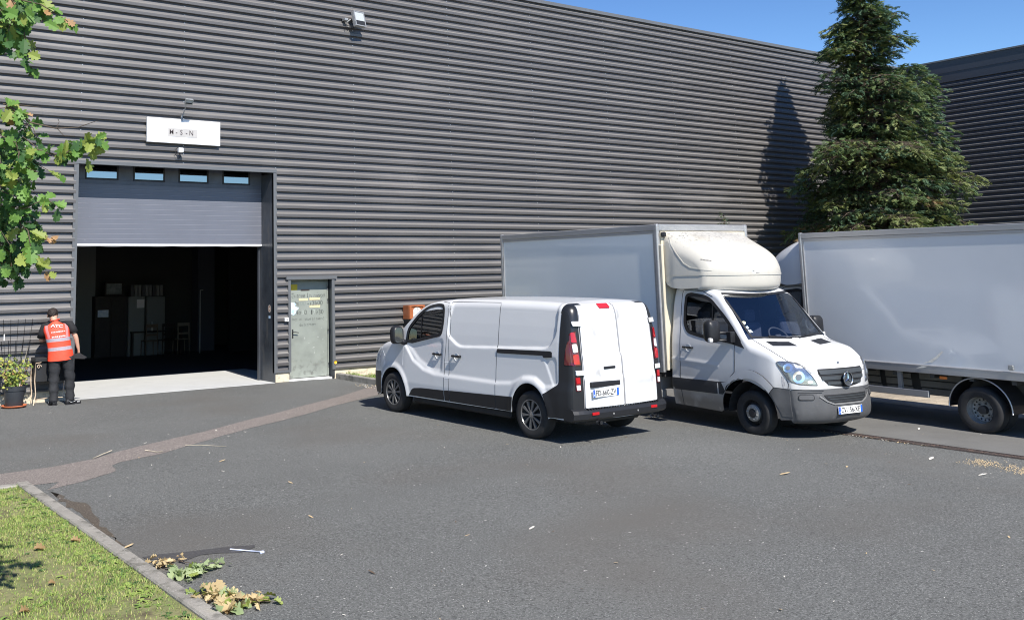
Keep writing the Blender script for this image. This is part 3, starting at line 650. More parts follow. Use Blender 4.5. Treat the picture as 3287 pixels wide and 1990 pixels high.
def lerp(a, b, t): return a+(b-a)*t
def interp(x, xs, ys):
    if x <= xs[0]: return ys[0]
    for i in range(len(xs)-1):
        if x <= xs[i+1]: return lerp(ys[i], ys[i+1], (x-xs[i])/(xs[i+1]-xs[i]))
    return ys[-1]
def frame(x, y, hd, z):
    n = Vector((.0005, -.0097, 1)).normalized(); b = Vector((cos(hd), sin(hd), 0)); b = (b-n*b.dot(n)).normalized(); c = n.cross(b)
    M = Matrix((b, c, n)).transposed().to_4x4(); M.translation = Vector((x, y, z)); return M
def smooth_path(P, step=.04):
    # P: (X, z, r, tension) control points; Catmull-Rom, resampled
    out = []
    n = len(P)
    for i in range(n-1):
        p0, p1, p2, p3 = P[max(i-1, 0)], P[i], P[i+1], P[min(i+2, n-1)]
        L = math.hypot(p2[0]-p1[0], p2[1]-p1[1]); k = max(1, round(L/step))
        for j in range(k):
            t = j/k; a = []
            for c in (0, 1):
                m1 = (p2[c]-p0[c])/2*(1 if len(p1) < 4 else p1[3]); m2 = (p3[c]-p1[c])/2*(1 if len(p2) < 4 else p2[3])
                l0 = math.hypot(p1[0]-p0[0], p1[1]-p0[1]) or L; l2 = math.hypot(p3[0]-p2[0], p3[1]-p2[1]) or L
                m1 *= 2*L/(L+l0); m2 *= 2*L/(L+l2)
                a.append((2*t**3-3*t**2+1)*p1[c]+(t**3-2*t**2+t)*m1+(-2*t**3+3*t**2)*p2[c]+(t**3-t**2)*m2)
            out.append((a[0], a[1], lerp(p1[2], p2[2], t)))
    out.append(tuple(P[-1][:3])); return out
def inpoly(x, y, P):
    c = False; j = len(P)-1
    for i in range(len(P)):
        if (P[i][1] > y) != (P[j][1] > y) and x < (P[j][0]-P[i][0])*(y-P[i][1])/(P[j][1]-P[i][1])+P[i][0]: c = not c
        j = i
    return c
def sdpoly(x, y, P):
    d = 1e9; j = len(P)-1
    for i in range(len(P)):
        ax, ay = P[j]; bx, by = P[i]; ex, ey = bx-ax, by-ay; L = ex*ex+ey*ey
        t = max(0, min(1, ((x-ax)*ex+(y-ay)*ey)/L)) if L else 0
        d = min(d, math.hypot(x-ax-t*ex, y-ay-t*ey)); j = i
    return d if inpoly(x, y, P) else -d
def roundpoly(P, r, n=4):
    out = []; m = len(P)
    for i in range(m):
        a, b, c = Vector(P[i-1][:2]), Vector(P[i][:2]), Vector(P[(i+1) % m][:2]); rr = P[i][2] if len(P[i]) > 2 else r
        u = (a-b); v = (c-b); k = min(rr, u.length*.45, v.length*.45); p = b+u.normalized()*k; q = b+v.normalized()*k
        if k < 1e-5: out.append(tuple(b)); continue
        for j in range(n+1):
            t = j/n; out.append(tuple(p*(1-t)**2+b*2*t*(1-t)+q*t*t))
    return out
def gridpoly(P, gx, gy, holes=(), mp=None):
    bm = B(); f = bm.faces.new([bm.verts.new((p[0], p[1], 0)) for p in P])
    for ax, g in ((0, gx), (1, gy)):
        lo_ = min(p[ax] for p in P); hi_ = max(p[ax] for p in P); v = math.ceil(lo_/g+.3)*g
        while v < hi_-g*.2:
            c = [0, 0, 0]; c[ax] = v; n = [0, 0, 0]; n[ax] = 1
            bmesh.ops.bisect_plane(bm, geom=bm.verts[:]+bm.edges[:]+bm.faces[:], plane_co=c, plane_no=n, dist=1e-5); v += g
    if holes:
        mp = mp or (lambda a, b: (a, b))
        kill = [f for f in bm.faces if any(sdpoly(*mp(f.calc_center_median().x, f.calc_center_median().y), h) > .012 for h in holes)]
        bmesh.ops.delete(bm, geom=kill, context='FACES')
    big = [f for f in bm.faces if len(f.verts) > 4]
    if big: bmesh.ops.triangulate(bm, faces=big)
    return bm
def insetpoly(P, d):
    n = len(P); out = []; A = sum(P[i][0]*P[(i+1) % n][1]-P[(i+1) % n][0]*P[i][1] for i in range(n)); sg = 1 if A > 0 else -1
    for i in range(n):
        t = (Vector(P[(i+1) % n])-Vector(P[i-1])).normalized(); out.append((P[i][0]-t.y*d*sg, P[i][1]+t.x*d*sg))
    return out
class Body:
    """a body shell: side faces y=+-W(X,z) under a top path, a rounded shoulder and a crowned top"""
    def __init__(s, path, lower, W, crown, deform, split=None, holes=(), grid=.03, step=.04):
        s.path = smooth_path(path, step); s.W = W; s.deform = deform
        P = s.path; n = len(P); N = []
        for i in range(n):
            a = P[max(i-1, 0)]; b = P[min(i+1, n-1)]; t = Vector((b[0]-a[0], b[1]-a[1])).normalized(); N.append(Vector((t.y, -t.x)))
        s.inset = [(P[i][0]+N[i].x*P[i][2], P[i][1]+N[i].y*P[i][2]) for i in range(n)]
        th = [0, .12, .27, .45, .65, .85, 1]; M = 9
        rows = []
        for i in range(n):
            X, z, r = P[i]; w = W(*s.inset[i]); row = []
            for t in th:
                a = t*pi/2; row.append(((X+N[i].x*r*(1-sin(a)), z+N[i].y*r*(1-sin(a))), w-r*(1-cos(a))))
            for k in range(1, M+1):
                yy = (w-r)*(1-k/M); cr = crown(i/(n-1), X, z)*(1-(yy/(w-r))**2); row.append(((X-N[i].x*cr, z-N[i].y*cr), yy))
            full = [Vector((q[0], -y, q[1])) for q, y in row]+[Vector((q[0], y, q[1])) for q, y in reversed(row[:-1])]
            rows.append([deform(v) for v in full])
        s.rows = rows; s.nr = len(rows[0]); s.th = len(th)
        s.lower = lower; s.holes = holes; s.grid = grid
        # side outline: inset path then the lower edge back to the start
        s.sidepoly = list(s.inset)+list(lower)
    def top(s, bm, f=None, mi=0):
        vs = {}
        for i in range(len(s.rows)-1):
            for k in range(s.nr-1):
                if f is not None and not f(i, k, (s.rows[i][k]+s.rows[i+1][k+1])/2): continue
                q = []
                for a, b in ((i, k), (i+1, k), (i+1, k+1), (i, k+1)):
                    if (a, b) not in vs: vs[(a, b)] = bm.verts.new(s.rows[a][b])
                    q.append(vs[(a, b)])
                fc = bm.faces.new(q); fc.material_index = mi; fc.smooth = True
    def side(s, bm, poly=None, sgn=(-1, 1), off=0., mi=0, holes=None, matf=None):
        P = poly or s.sidepoly; g = gridpoly(P, s.grid, s.grid, s.holes if holes is None else holes, lambda a, b: (s.deform(Vector((a, s.W(a, b), b))).x, b))
        for sg in sgn:
            mp = {}
            for v in g.verts:
                w = s.W(v.co.x, v.co.y)+off; mp[v] = bm.verts.new(s.deform(Vector((v.co.x, sg*w, v.co.y))))
            for f in g.faces:
                q = [mp[v] for v in f.verts]; nz = f.normal.z
                # outward = sg*Y ; (X, z)->(X, y, z): a face counterclockwise in (X,z) looks towards -Y
                if (nz > 0) != (sg < 0): q.reverse()
                c_ = f.calc_center_median(); fc = bm.faces.new(q); fc.material_index = matf(c_.x, c_.y) if matf else mi; fc.smooth = True
        g.free()
    def bvh(s):
        bm = B(); s.top(bm); s.side(bm, holes=()); bmesh.ops.triangulate(bm, faces=bm.faces[:]); t = BVHTree.FromBMesh(bm); bm.free(); return t
def patch(bm, bvh, P, kind, off=.003, sgn=-1, thick=.012, g=.04, mi=0, depth=None, M=None, lim=5.1, limf=1.2):
    """polygon P laid on a surface: kind 'side' (X,z) cast along Y; 'rear'/'front' (y,z) cast along X; 'top' (X,y) cast down; 'cam' pixels of the photo seen from its camera"""
    if kind == 'cam': q = gridpoly(P, g, g)
    else: q = gridpoly(P, g, g)
    pos = {}; last = None
    Mi = M.inverted() if M is not None else None; R3 = Mi.to_3x3() if M is not None else None
    for v in q.verts:
        a, b = v.co.x, v.co.y
        if kind == 'side': o = Vector((a, sgn*3, b)); d = Vector((0, -sgn, 0))
        elif kind == 'rear': o = Vector((12, a, b)); d = Vector((-1, 0, 0))
        elif kind == 'front': o = Vector((-3, a, b)); d = Vector((1, 0, 0))
        elif kind == 'top': o = Vector((a, b, 5)); d = Vector((0, 0, -1))
        else: o = Mi @ CAM; d = (R3 @ ray(a, b)).normalized()
        h = bvh.ray_cast(o, d)
        if h[0] is None or (kind == 'rear' and h[0].x < lim) or (kind == 'front' and h[0].x > limf) or (kind == 'side' and abs(h[0].y) < .60):
            pos[v] = None; continue
        nn = h[1] if h[1].dot(d) < 0 else -h[1]
        if kind == 'side' or nn.dot(-d) < .35: nn = -d
        dist = (h[0]-o).length if depth is None else depth
        pos[v] = (h[0]+nn*off, nn)
    good = [v for v in pos if pos[v]]
    if not good: q.free(); print('patch missed', kind, P[0]); return
    for v in pos:
        if pos[v] is None:
            u = min(good, key=lambda t: (t.co-v.co).length); pos[v] = pos[u]
    A = {v: bm.verts.new(pos[v][0]) for v in q.verts}; Bk = {}
    flip = None
    for f in q.faces:
        vs = [A[v] for v in f.verts]
        if len({tuple(round(c, 5) for c in v.co) for v in vs}) < 3: continue
        c = (vs[1].co-vs[0].co).cross(vs[2].co-vs[0].co)
        if c.dot(pos[f.verts[0]][1]) < 0: vs.reverse()
        try: fc = bm.faces.new(vs); fc.material_index = mi; fc.smooth = True
        except ValueError: pass
    for e in q.edges:
        if len(e.link_faces) == 1:
            for v in e.verts:
                if v not in Bk: Bk[v] = (bm.verts.new(pos[v][0]), bm.verts.new(pos[v][0]-pos[v][1]*thick))
            a, b = e.verts
            try: fc = bm.faces.new((Bk[a][0], Bk[b][0], Bk[b][1], Bk[a][1])); fc.material_index = mi
            except ValueError: pass
    q.free()
def ribbon(P, w, closed=False):
    P = [Vector(p) for p in P]; L = []; R_ = []; n = len(P)
    for i in range(n):
        a = P[i-1] if (i > 0 or closed) else P[i]; b = P[(i+1) % n] if (i < n-1 or closed) else P[i]
        t = (b-a).normalized(); m = Vector((-t.y, t.x))*w/2; L.append(P[i]+m); R_.append(P[i]-m)
    return [[tuple(L[i]), tuple(L[(i+1) % n]), tuple(R_[(i+1) % n]), tuple(R_[i])] for i in range(n if closed else n-1)]
def line(bm, bvh, P, kind, w=.006, off=.0015, sgn=-1, mi=0, closed=False, M=None, g=.05, limf=1.2):
    for q in ribbon(P, w, closed): patch(bm, bvh, q, kind, off, sgn, .002, g, mi, M=M, limf=limf)
def mirror(bm):
    g = bm.verts[:]+bm.edges[:]+bm.faces[:]; r = bmesh.ops.duplicate(bm, geom=g)
    vs = [x for x in r['geom'] if isinstance(x, bmesh.types.BMVert)]; fs = [x for x in r['geom'] if isinstance(x, bmesh.types.BMFace)]
    for v in vs: v.co.y = -v.co.y
    bmesh.ops.reverse_faces(bm, faces=fs)
def tyre(bm, R_, rim, w, side, M=None, mi=0):
    # lathe about Y; outer face at y=side*w/2
    h = w/2; pr = [(rim-.02, h*.9), (rim+.004, h*.98), (rim+.02, h), (lerp(rim, R_, .45), h*1.06), (lerp(rim, R_, .75), h*1.02), (R_-.018, h*.90), (R_-.004, h*.74), (R_, h*.45), (R_, 0)]
    pr = pr+[(r, -y) for r, y in reversed(pr[:-1])]
    lathe(bm, [(r, y*side) for r, y in pr], M, 48, mi, axis='Y')
def plate(t, p, dirx, diry, nrm, txt, name='licence_plate'):
    # p centre (local); dirx along the reading direction
    M = Matrix((dirx, diry, nrm)).transposed().to_4x4(); M.translation = p
    bm = B(); box(bm, -.26, .26, -.055, .055, -.004, .004, bev=.002, M=M); box(bm, -.257, -.215, -.052, .052, .0042, .0050, mi=1, M=M); box(bm, .217, .257, -.052, .052, .0042, .0050, mi=1 if name else 0, M=M)
    for k in range(10):
        a = k*2*pi/10; box(bm, -.236+.011*cos(a)-.0015, -.236+.011*cos(a)+.0015, .022+.011*sin(a)-.0015, .022+.011*sin(a)+.0015, .0051, .0056, mi=2, M=M)
    o = obj(name, bm, [PLW, PLB, AMB], t)
    me = font_mesh(txt, .092, .001, 1., .0003); 
    xs2 = [v.co.x for v in me.vertices]; ys2 = [v.co.y for v in me.vertices]; c = (min(xs2)+max(xs2))/2; k = .405/(max(xs2)-min(xs2)); kh = .078/(max(ys2)-min(ys2)); cy2 = (min(ys2)+max(ys2))/2
    for v in me.vertices: v.co.x = (v.co.x-c)*k; v.co.y = (v.co.y-cy2)*kh; v.co.z += .0056
    me.transform(M); me.name = 'lettering'; l = bpy.data.objects.new('lettering', me); C.objects.link(l); me.materials.append(INKP); l.parent = o
    me = font_mesh('F', .03, .001, 1., .0003)
    for v in me.vertices: v.co.x += -.236; v.co.y += -.035; v.co.z += .0056
    me.transform(M); me.name = 'lettering'; l = bpy.data.objects.new('lettering', me); C.objects.link(l); me.materials.append(PLW); l.parent = o
    return o
YL = Vector((0, 1, 0)); ZL = Vector((0, 0, 1)); XL = Vector((1, 0, 0))
# ------------------------------------------------------------------ the white panel van
def ell(cx_, cz_, rx, rz, a0, a1, n=18): return [(cx_+rx*cos(radians(lerp(a0, a1, k/n))), cz_+rz*sin(radians(lerp(a0, a1, k/n)))) for k in range(n+1)]
VM = frame(12.07, -4.44, -1.564, gz(12.07, -7)+(-4.44+7)*.0097)
van = thing('panel_van', 'white panel van with black rear corners, parked nose first towards the warehouse', 'van', mat=VM)
Vpath = [(.13, .22, .06), (.03, .36, .08), (.0, .55, .10), (.02, .74, .10), (.09, .93, .12), (.26, 1.06, .13), (.60, 1.16, .12), (.93, 1.235, .10), (1.02, 1.275, .07), (1.33, 1.53, .085), (1.70, 1.785, .10), (1.95, 1.885, .13), (2.35, 1.94, .15), (3.2, 1.965, .15), (4.3, 1.965, .15), (5.0, 1.945, .14), (5.18, 1.925, .13), (5.27, 1.88, .12), (5.315, 1.78, .10), (5.345, 1.5, .07), (5.375, 1.1, .06), (5.385, .8, .05), (5.385, .40, .04), (5.375, .34, .03)]
Vpanel = [(2.60, 1.845, .05), (5.055, 1.872, .05), (5.03, 1.50, .1), (4.90, 1.33, .2), (4.80, 1.30, .1), (2.82, 1.215, .12), (2.53, 1.38, .22), (2.52, 1.55, .1)]
VP = roundpoly(Vpanel, .06)
Vrl = roundpoly([(4.95, 1.17), (5.04, 1.17), (5.06, .83), (4.99, .78), (4.80, 1.16)], .04)
def Vzc(X):   # the flare line low on the flank
    return interp(X, [1.0, 1.30, 1.42, 1.60, 1.90, 2.2, 3.8, 4.10, 4.35, 4.62, 4.82, 5.1], [1.35, 1.22, 1.12, .93, .80, .745, .735, .76, .86, .87, .76, .80])
Vscoop = roundpoly([(1.46, 1.16), (1.75, .93), (2.10, .80), (2.36, .79), (2.40, 1.30), (1.9, 1.24), (1.5, 1.19)], .06)
def Vw(X, z):
    w = interp(z, [.2, .34, .55, .75, 1.0, 1.2, 1.4, 1.6, 1.8, 1.92, 2.0], [.915, .935, .95, .945, .935, .93, .915, .893, .865, .845, .83])
    w += .022*sst((Vzc(X)-z)/.07+.5)*sst((X-1.0)/.4)
    w -= .085*sst((.95-X)/.95)+.04*sst((.35-X)/.5)
    # wheel arch lips
    for cx_, cz_, rx, rz in ((.985, .34, .42, .435), (4.50, .34, .40, .46)):
        d = math.hypot((X-cx_)/rx, (z-cz_)/rz)
        w += .022*sst(1-abs(d-1.02)/.22) if z > .2 else 0
    if 2.45 < X < 5.12 and z > 1.15:
        w -= .026*sst(sdpoly(X, z, VP)/.024+.5)
    if 4.7 < X < 5.12 and .7 < z < 1.25: w -= .010*sst(sdpoly(X, z, Vrl)/.03+.5)
    if 1.3 < X < 2.6 and .7 < z < 1.4: w -= .018*sst(sdpoly(X, z, Vscoop)/.09+.5)
    if abs(X-3.78) < .02: pass
    w -= .03*sst((X-5.05)/.35)
    return w
Vdef = lambda v: Vector((v.x+.33*(min(1, abs(v.y)/.95))**2.6*max(0, 1-v.x/.62)**1.15 - .055*(abs(v.y)/.95)**3*sst((v.x-5.0)/.35), v.y, v.z))
Vlow = [(5.30, .335), (4.93, .345)]+ell(4.50, .34, .385, .45, -2, 180)+[(4.08, .34), (1.44, .315)]+ell(1.0, .315, .42, .45, 0, 180)+[(.57, .31), (.30, .24)]
Vglass = roundpoly([(1.385, 1.225, .05), (1.55, 1.215, .02), (2.37, 1.375, .07), (2.415, 1.60, .2), (2.40, 1.86, .10), (2.22, 1.875, .12), (1.95, 1.835, .2), (1.68, 1.67, .3), (1.42, 1.44, .1)], .05, 6)
Vhole = Vglass
vb = Body(Vpath, Vlow, Vw, lambda t, X, z: .035 if z < 1.2 else (.05 if X < 2 else (.022 if X < 5.1 else .008)), Vdef, holes=[Vhole], grid=.017, step=.04)
BV = vb.bvh()
ws = lambda i, k, c: 1.06 < vb.path[i][0] < 1.80 and vb.th+1 <= k < vb.nr-vb.th-2
def rtr(i, k, c):
    X, z, r = vb.path[i]; return X > 5.14 and c.z < 1.935 and (k <= 7 or k >= vb.nr-9) and X+.3 > 5.2 and i > len(vb.path)*.6
bm = B(); vb.top(bm, lambda i, k, c: not ws(i, k, c) and not rtr(i, k, c)); vb.side(bm); obj('body', bm, WPAINT, van)
BTR = mat('black_trim', (.016, .017, .02), .3, back=(.01, .01, .01))
for sd_ in (0, 1):
    bm = B(); vb.top(bm, lambda i, k, c: rtr(i, k, c) and (c.y > 0) == bool(sd_)); obj('rear_pillar_trim', bm, BTR, van)
bm = B(); vb.top(bm, ws); bmesh.ops.scale(bm, verts=bm.verts[:], vec=(1, 1, 1)); obj('windscreen', bm, GLW, van)
for sg in (-1, 1):
    bm = B(); patch(bm, BV, Vglass, 'side', -.004, sg, .004, .08); obj('side_window', bm, GLS, van)
    bm = B(); line(bm, BV, insetpoly(Vglass, .012), 'side', .052, .007, sg, closed=True); line(bm, BV, [(1.80, 1.27), (1.80, 1.73)], 'side', .022, .004, sg)
    obj('window_seal', bm, PBLK, van)
SM_ = lambda n, P, w_=.008, m_=SEAM, off=.0015, kind='side', sg=(-1, 1): [None for s_ in sg if (lambda bm: (line(bm, BV, P, kind, w_, off, s_), obj(n, bm, m_, van)))(B())]
# panel gaps
SM_('door_seam', [(1.36, 1.20), (1.31, 1.10), (1.30, .82)], .010, SILL)
SM_('door_seam', [(2.30, 1.915), (2.49, 1.90), (2.515, 1.7), (2.50, 1.2), (2.46, .95), (2.47, .36)], .009)
SM_('door_seam', [(2.56, 1.915), (2.57, 1.3), (2.60, .36)], .009)
SM_('door_seam', [(2.46, .95), (2.58, .95)], .008, SILL); SM_('door_seam', [(2.47, .70), (2.60, .70)], .008, SILL)
SM_('door_seam', [(2.56, 1.915), (3.75, 1.925), (3.775, 1.88), (3.765, 1.2), (3.745, .9), (3.74, .36)], .009)
SM_('panel_seam', [(.62, 1.03), (.71, .93), (.69, .78)], .008, SILL)
# dark cladding
def blk(n, polys, m_=PBLK, sg=(-1, 1), off=.006, g=.05):
    for s_ in sg:
        bm = B()
        for kind, P in polys: patch(bm, BV, [(p[0]*(1 if kind == 'side' else s_), p[1]) for p in P] if kind != 'side' else P, kind, off, s_, .02, g)
        obj(n, bm, m_, van)
blk('sill_cladding', [('side', roundpoly([(1.475, .335, .01), (2.455, .34, .004), (2.455, .50, .004), (1.85, .485, .05), (1.58, .46, .12)], .02))])
blk('sill_cladding', [('side', [(2.475, .34), (2.595, .34), (2.595, .51), (2.475, .50)])]); blk('sill_cladding', [('side', [(2.61, .34), (3.735, .345), (3.735, .545), (2.61, .51)])]); blk('sill_cladding', [('side', [(3.75, .345), (4.10, .345), (4.125, .45), (4.15, .56), (3.75, .545)])])
blk('rear_corner_trim', [('side', roundpoly([(4.895, .35), (4.87, .50), (4.80, .66), (5.095, .82, .05), (5.105, 1.3), (5.125, 1.80), (5.15, 1.84, .02), (5.22, 1.83, .03), (5.265, 1.72, .02), (5.30, 1.4), (5.335, .8), (5.335, .36)], .01))])
blk('front_bumper', [('side', roundpoly([(.02, .24), (.02, .64), (.55, .665), (.60, .55), (.585, .31)], .02)), ('front', [(0, .25), (.9, .25), (.9, .64), (0, .64)])])
blk('headlight', [('side', roundpoly([(.08, .72), (.12, .98), (.62, 1.10), (.5, .92), (.3, .75)], .04)), ('front', [(.55, .74), (.9, .74), (.9, 1.0), (.55, .92)])], CLR, off=.004)
# tail lights
def lamp(n, poly, m_, sg, off=.012, thick=.02, kinds=('rear',), g=.06):
    bm = B()
    for kd in kinds: patch(bm, BV, poly if kd == 'side' else [(p[0]*sg, p[1]) for p in poly], kd, off, sg, thick, g)
    return bm
for sg in (-1, 1):
    t = obj('tail_light', lamp('', roundpoly([(.765, 1.085), (.895, 1.085), (.89, 1.38), (.875, 1.52), (.80, 1.56)], .02), None, sg), REDD, van, smooth=True); t['label'] = 'tall red and clear tail light cluster'
    bm = lamp('', roundpoly([(5.20, 1.09), (5.325, 1.09), (5.30, 1.45), (5.25, 1.40), (5.22, 1.30)], .02), None, sg, kinds=('side',)); obj('lens', bm, REDD, t)
    obj('lens', lamp('', roundpoly([(.785, 1.10), (.87, 1.10), (.87, 1.235), (.79, 1.24)], .02), None, sg, .018), RED, t); obj('lens', lamp('', roundpoly([(.79, 1.27), (.865, 1.26), (.865, 1.38), (.80, 1.38)], .02), None, sg, .018), CLR, t); obj('lens', lamp('', roundpoly([(.80, 1.40), (.87, 1.40), (.86, 1.54), (.82, 1.54)], .02), None, sg, .018), RED, t)
    t = obj('lower_light', lamp('', roundpoly([(.785, .74), (.865, .74), (.87, .93), (.79, .93)], .012), None, sg), REDD, van); obj('lens', lamp('', roundpoly([(.795, .75), (.855, .75), (.86, .82), (.795, .82)], .01), None, sg, .018), CLR, t); obj('lens', lamp('', roundpoly([(.795, .84), (.855, .84), (.86, .92), (.795, .92)], .01), None, sg, .018), RED, t)
    for zc, y0_, y1_ in ((1.655, .70, .83), (.985, .72, .86)):
        obj('hinge', lamp('', roundpoly([(y0_, zc-.033), (y1_, zc-.033), (y1_, zc+.033), (y0_, zc+.033)], .012), None, sg, .034, .05, g=.03), WPAINT, van)
# rear doors
RPAN = [(.07, 1.865), (.64, 1.845), (.69, 1.30), (.62, 1.24), (.25, 1.195), (.02, 1.19)]
GAP = mat('door_gap', (.30, .30, .31), rough=.8); SHN = mat('pressing_light', (.86, .87, .88), rough=.3); SHD = mat('pressing_shade', (.50, .52, .54), .4)
SCUF = mat('rear_door_paint', (.62, .63, .64), rough=.33, coat=.4); addmask(SCUF, (.42, .42, .42), 6, .64, .74, stretch=(1, 1, .55), seed=2); addmask(SCUF, (.54, .54, .54), 2, .55, .8, seed=5)
for sg, yc in ((-1, -.375), (1, .375)):
    bm = B()
    # a door skin following the body, with the pressed upper field 8 mm deeper
    P = roundpoly([(yc-.362*1, .505), (yc+.362, .505), (yc+.362-(.03 if sg > 0 else 0), 1.90), (yc-.362+(.03 if sg < 0 else 0), 1.90)], .025)
    patch(bm, BV, P, 'rear', .014, sg, .016, .03)
    pf = roundpoly([(sg*.03, 1.81), (sg*.615, 1.79), (sg*.665, 1.33), (sg*.60, 1.265), (sg*.03, 1.215)], .06)
    pl = roundpoly([(sg*.08, .585), (sg*.62, .585), (sg*.62, .80), (sg*.10, .785)], .04)
    for v in bm.verts:
        d_ = sdpoly(v.co.y, v.co.z, pf); v.co.x -= .010*sst(d_/.025+.5)
        d_ = sdpoly(v.co.y, v.co.z, pl); v.co.x -= .008*sst(d_/.025+.5) if sg > 0 else 0
        v.co.x += .012*sst((.93-v.co.z)/.06)
    d = obj('rear_door', bm, SCUF, van, smooth=True)
    if sg < 0:
        bm = B(); box(bm, 5.40, 5.412, -.385, -.135, .965, 1.075, bev=.012, seg=2); obj('handle_recess', bm, SHN, d)
        bm = B(); box(bm, 5.412, 5.435, -.375, -.145, 1.015, 1.052, bev=.01, seg=2); obj('door_handle', bm, PBLK, d)
        bm = B(); box(bm, 5.395, 5.45, -.655, -.075, .775, .855, bev=.018, seg=3); obj('plate_garnish', bm, PBLK, van)
        plate(van, Vector((5.452, -.385, .70)), YL, ZL, XL, 'FD-660-ZV')
bm = B(); patch(bm, BV, [(-.006, .5), (.006, .5), (.006, 1.92), (-.006, 1.92)], 'rear', .0155, 1, .003, .05)
for v in bm.verts: v.co.x += .012*sst((.93-v.co.z)/.06)
obj('door_gap', bm, GAP, van)
bm = B(); line(bm, BV, [(-.735, .50), (-.735, 1.60), (-.70, 1.90), (.70, 1.90), (.735, 1.6), (.735, .5), (-.735, .5)], 'rear', .012, .006); obj('door_gap', bm, GAP, van)
bm = B(); patch(bm, BV, roundpoly([(-.31, 1.905), (-.10, 1.905), (-.09, 1.85), (-.30, 1.85)], .012), 'rear', .030, 1, .03, .05); obj('brake_light', bm, mat('brake_red', (.55, .02, .03), .15, coat=.4), van)
# rear bumper with step and reflectors
bm = B(); pr = []
for k in range(-12, 13):
    y = k/12*.955; b_ = .075*(abs(k)/12)**5
    pr.append([Vector((x-b_, y, z)) for x, z in ((5.25, .34), (5.40, .33), (5.445, .36), (5.455, .43), (5.435, .475), (5.39, .498), (5.25, .498))])
rings(bm, pr, smooth=False); bmesh.ops.recalc_face_normals(bm, faces=bm.faces[:])
for k in range(28): box(bm, 5.395, 5.432, -.72+k*.053, -.72+k*.053+.022, .486, .500)
rb = obj('rear_bumper', bm, PBLK, van)
for sg in (-1, 1):
    bm = B(); box(bm, 5.435, 5.458, sg*.60-.065, sg*.60+.065, .405, .445, bev=.005); obj('reflector', bm, RED, rb)
bm = B(); tube(bm, [(5.40, -.52, .30), (5.47, -.52, .30)], .028, 12); obj('tow_eye', bm, PBLK, rb)
for y in (-.25, .25):
    bm = B(); tube(bm, [(5.44, y, .40), (5.458, y, .40)], .013, 10); obj('parking_sensor', bm, mat('grey_dot', (.3, .3, .3), .4), rb)
# handles, rail, mirrors, fuel
for sg in (-1, 1):
    for hx in (2.27, 2.80):
        w0 = Vw(hx, 1.05); bm = B(); 
        lathe(bm, [(0, 0), (.045, .0), (.055, .004), (.058, .006)], Matrix.Translation((hx-.02, sg*(w0+.0), 1.045)) @ Matrix.Rotation(-sg*pi/2, 4, 'X'), 20); obj('handle_cup', bm, SHN, van, smooth=True)
        bm = B(); box(bm, hx-.115, hx+.095, min(sg*(w0+.022), sg*(w0+.048)), max(sg*(w0+.022), sg*(w0+.048)), 1.045, 1.080, bev=.012, seg=2); box(bm, hx-.115, hx-.085, min(sg*(w0), sg*(w0+.03)), max(sg*(w0), sg*(w0+.03)), 1.047, 1.078); box(bm, hx+.06, hx+.095, min(sg*(w0), sg*(w0+.03)), max(sg*(w0), sg*(w0+.03)), 1.045, 1.080)
        obj('door_handle', bm, PBLK, van)
    bm = B(); patch(bm, BV, roundpoly([(3.78, 1.175), (3.78, 1.235), (4.93, 1.265), (4.965, 1.25), (4.965, 1.18), (4.80, 1.165), (4.78, 1.195), (3.9, 1.175)], .012), 'side', .012, sg, .02, .1); obj('slide_rail', bm, PBLK, van)
    # mirror
    mr = thing('mirror', None, None); mr.parent = van; mr.location = (1.28, sg*1.06, 1.335)
    bm = B(); pts = []
    for j in range(7):
        t = j/6; r_ = [.35, .8, .97, 1, .99, .93, .86][j]; x = -.10+t*.17
        pts.append([Vector((x, .115*r_*(abs(cos(a))**.6)*(1 if cos(a) > 0 else -1), .155*r_*(abs(sin(a))**.6)*(1 if sin(a) > 0 else -1))) for a in [k*2*pi/24 for k in range(24)]])
    rings(bm, pts); bmesh.ops.recalc_face_normals(bm, faces=bm.faces[:]); obj('housing', bm, PBLK, mr, smooth=True)
    bm = B(); vs = [bm.verts.new((.0735, .090*(abs(cos(a))**.6)*(1 if cos(a) > 0 else -1), .125*(abs(sin(a))**.6)*(1 if sin(a) > 0 else -1))) for a in [k*2*pi/24 for k in range(24)]]; f = bm.faces.new(vs); obj('mirror_glass', bm, mat('mirror_glass', (.35, .38, .40), .05, metal=.9) if sg < 0 else MATS['mirror_glass'], mr)
    bm = B(); tube(bm, [(.0, -sg*.08, -.10), (.06, -sg*.13, -.13), (.12, -sg*.17, -.12)], [.05, .05, .045], 10); obj('mount', bm, PBLK, mr)
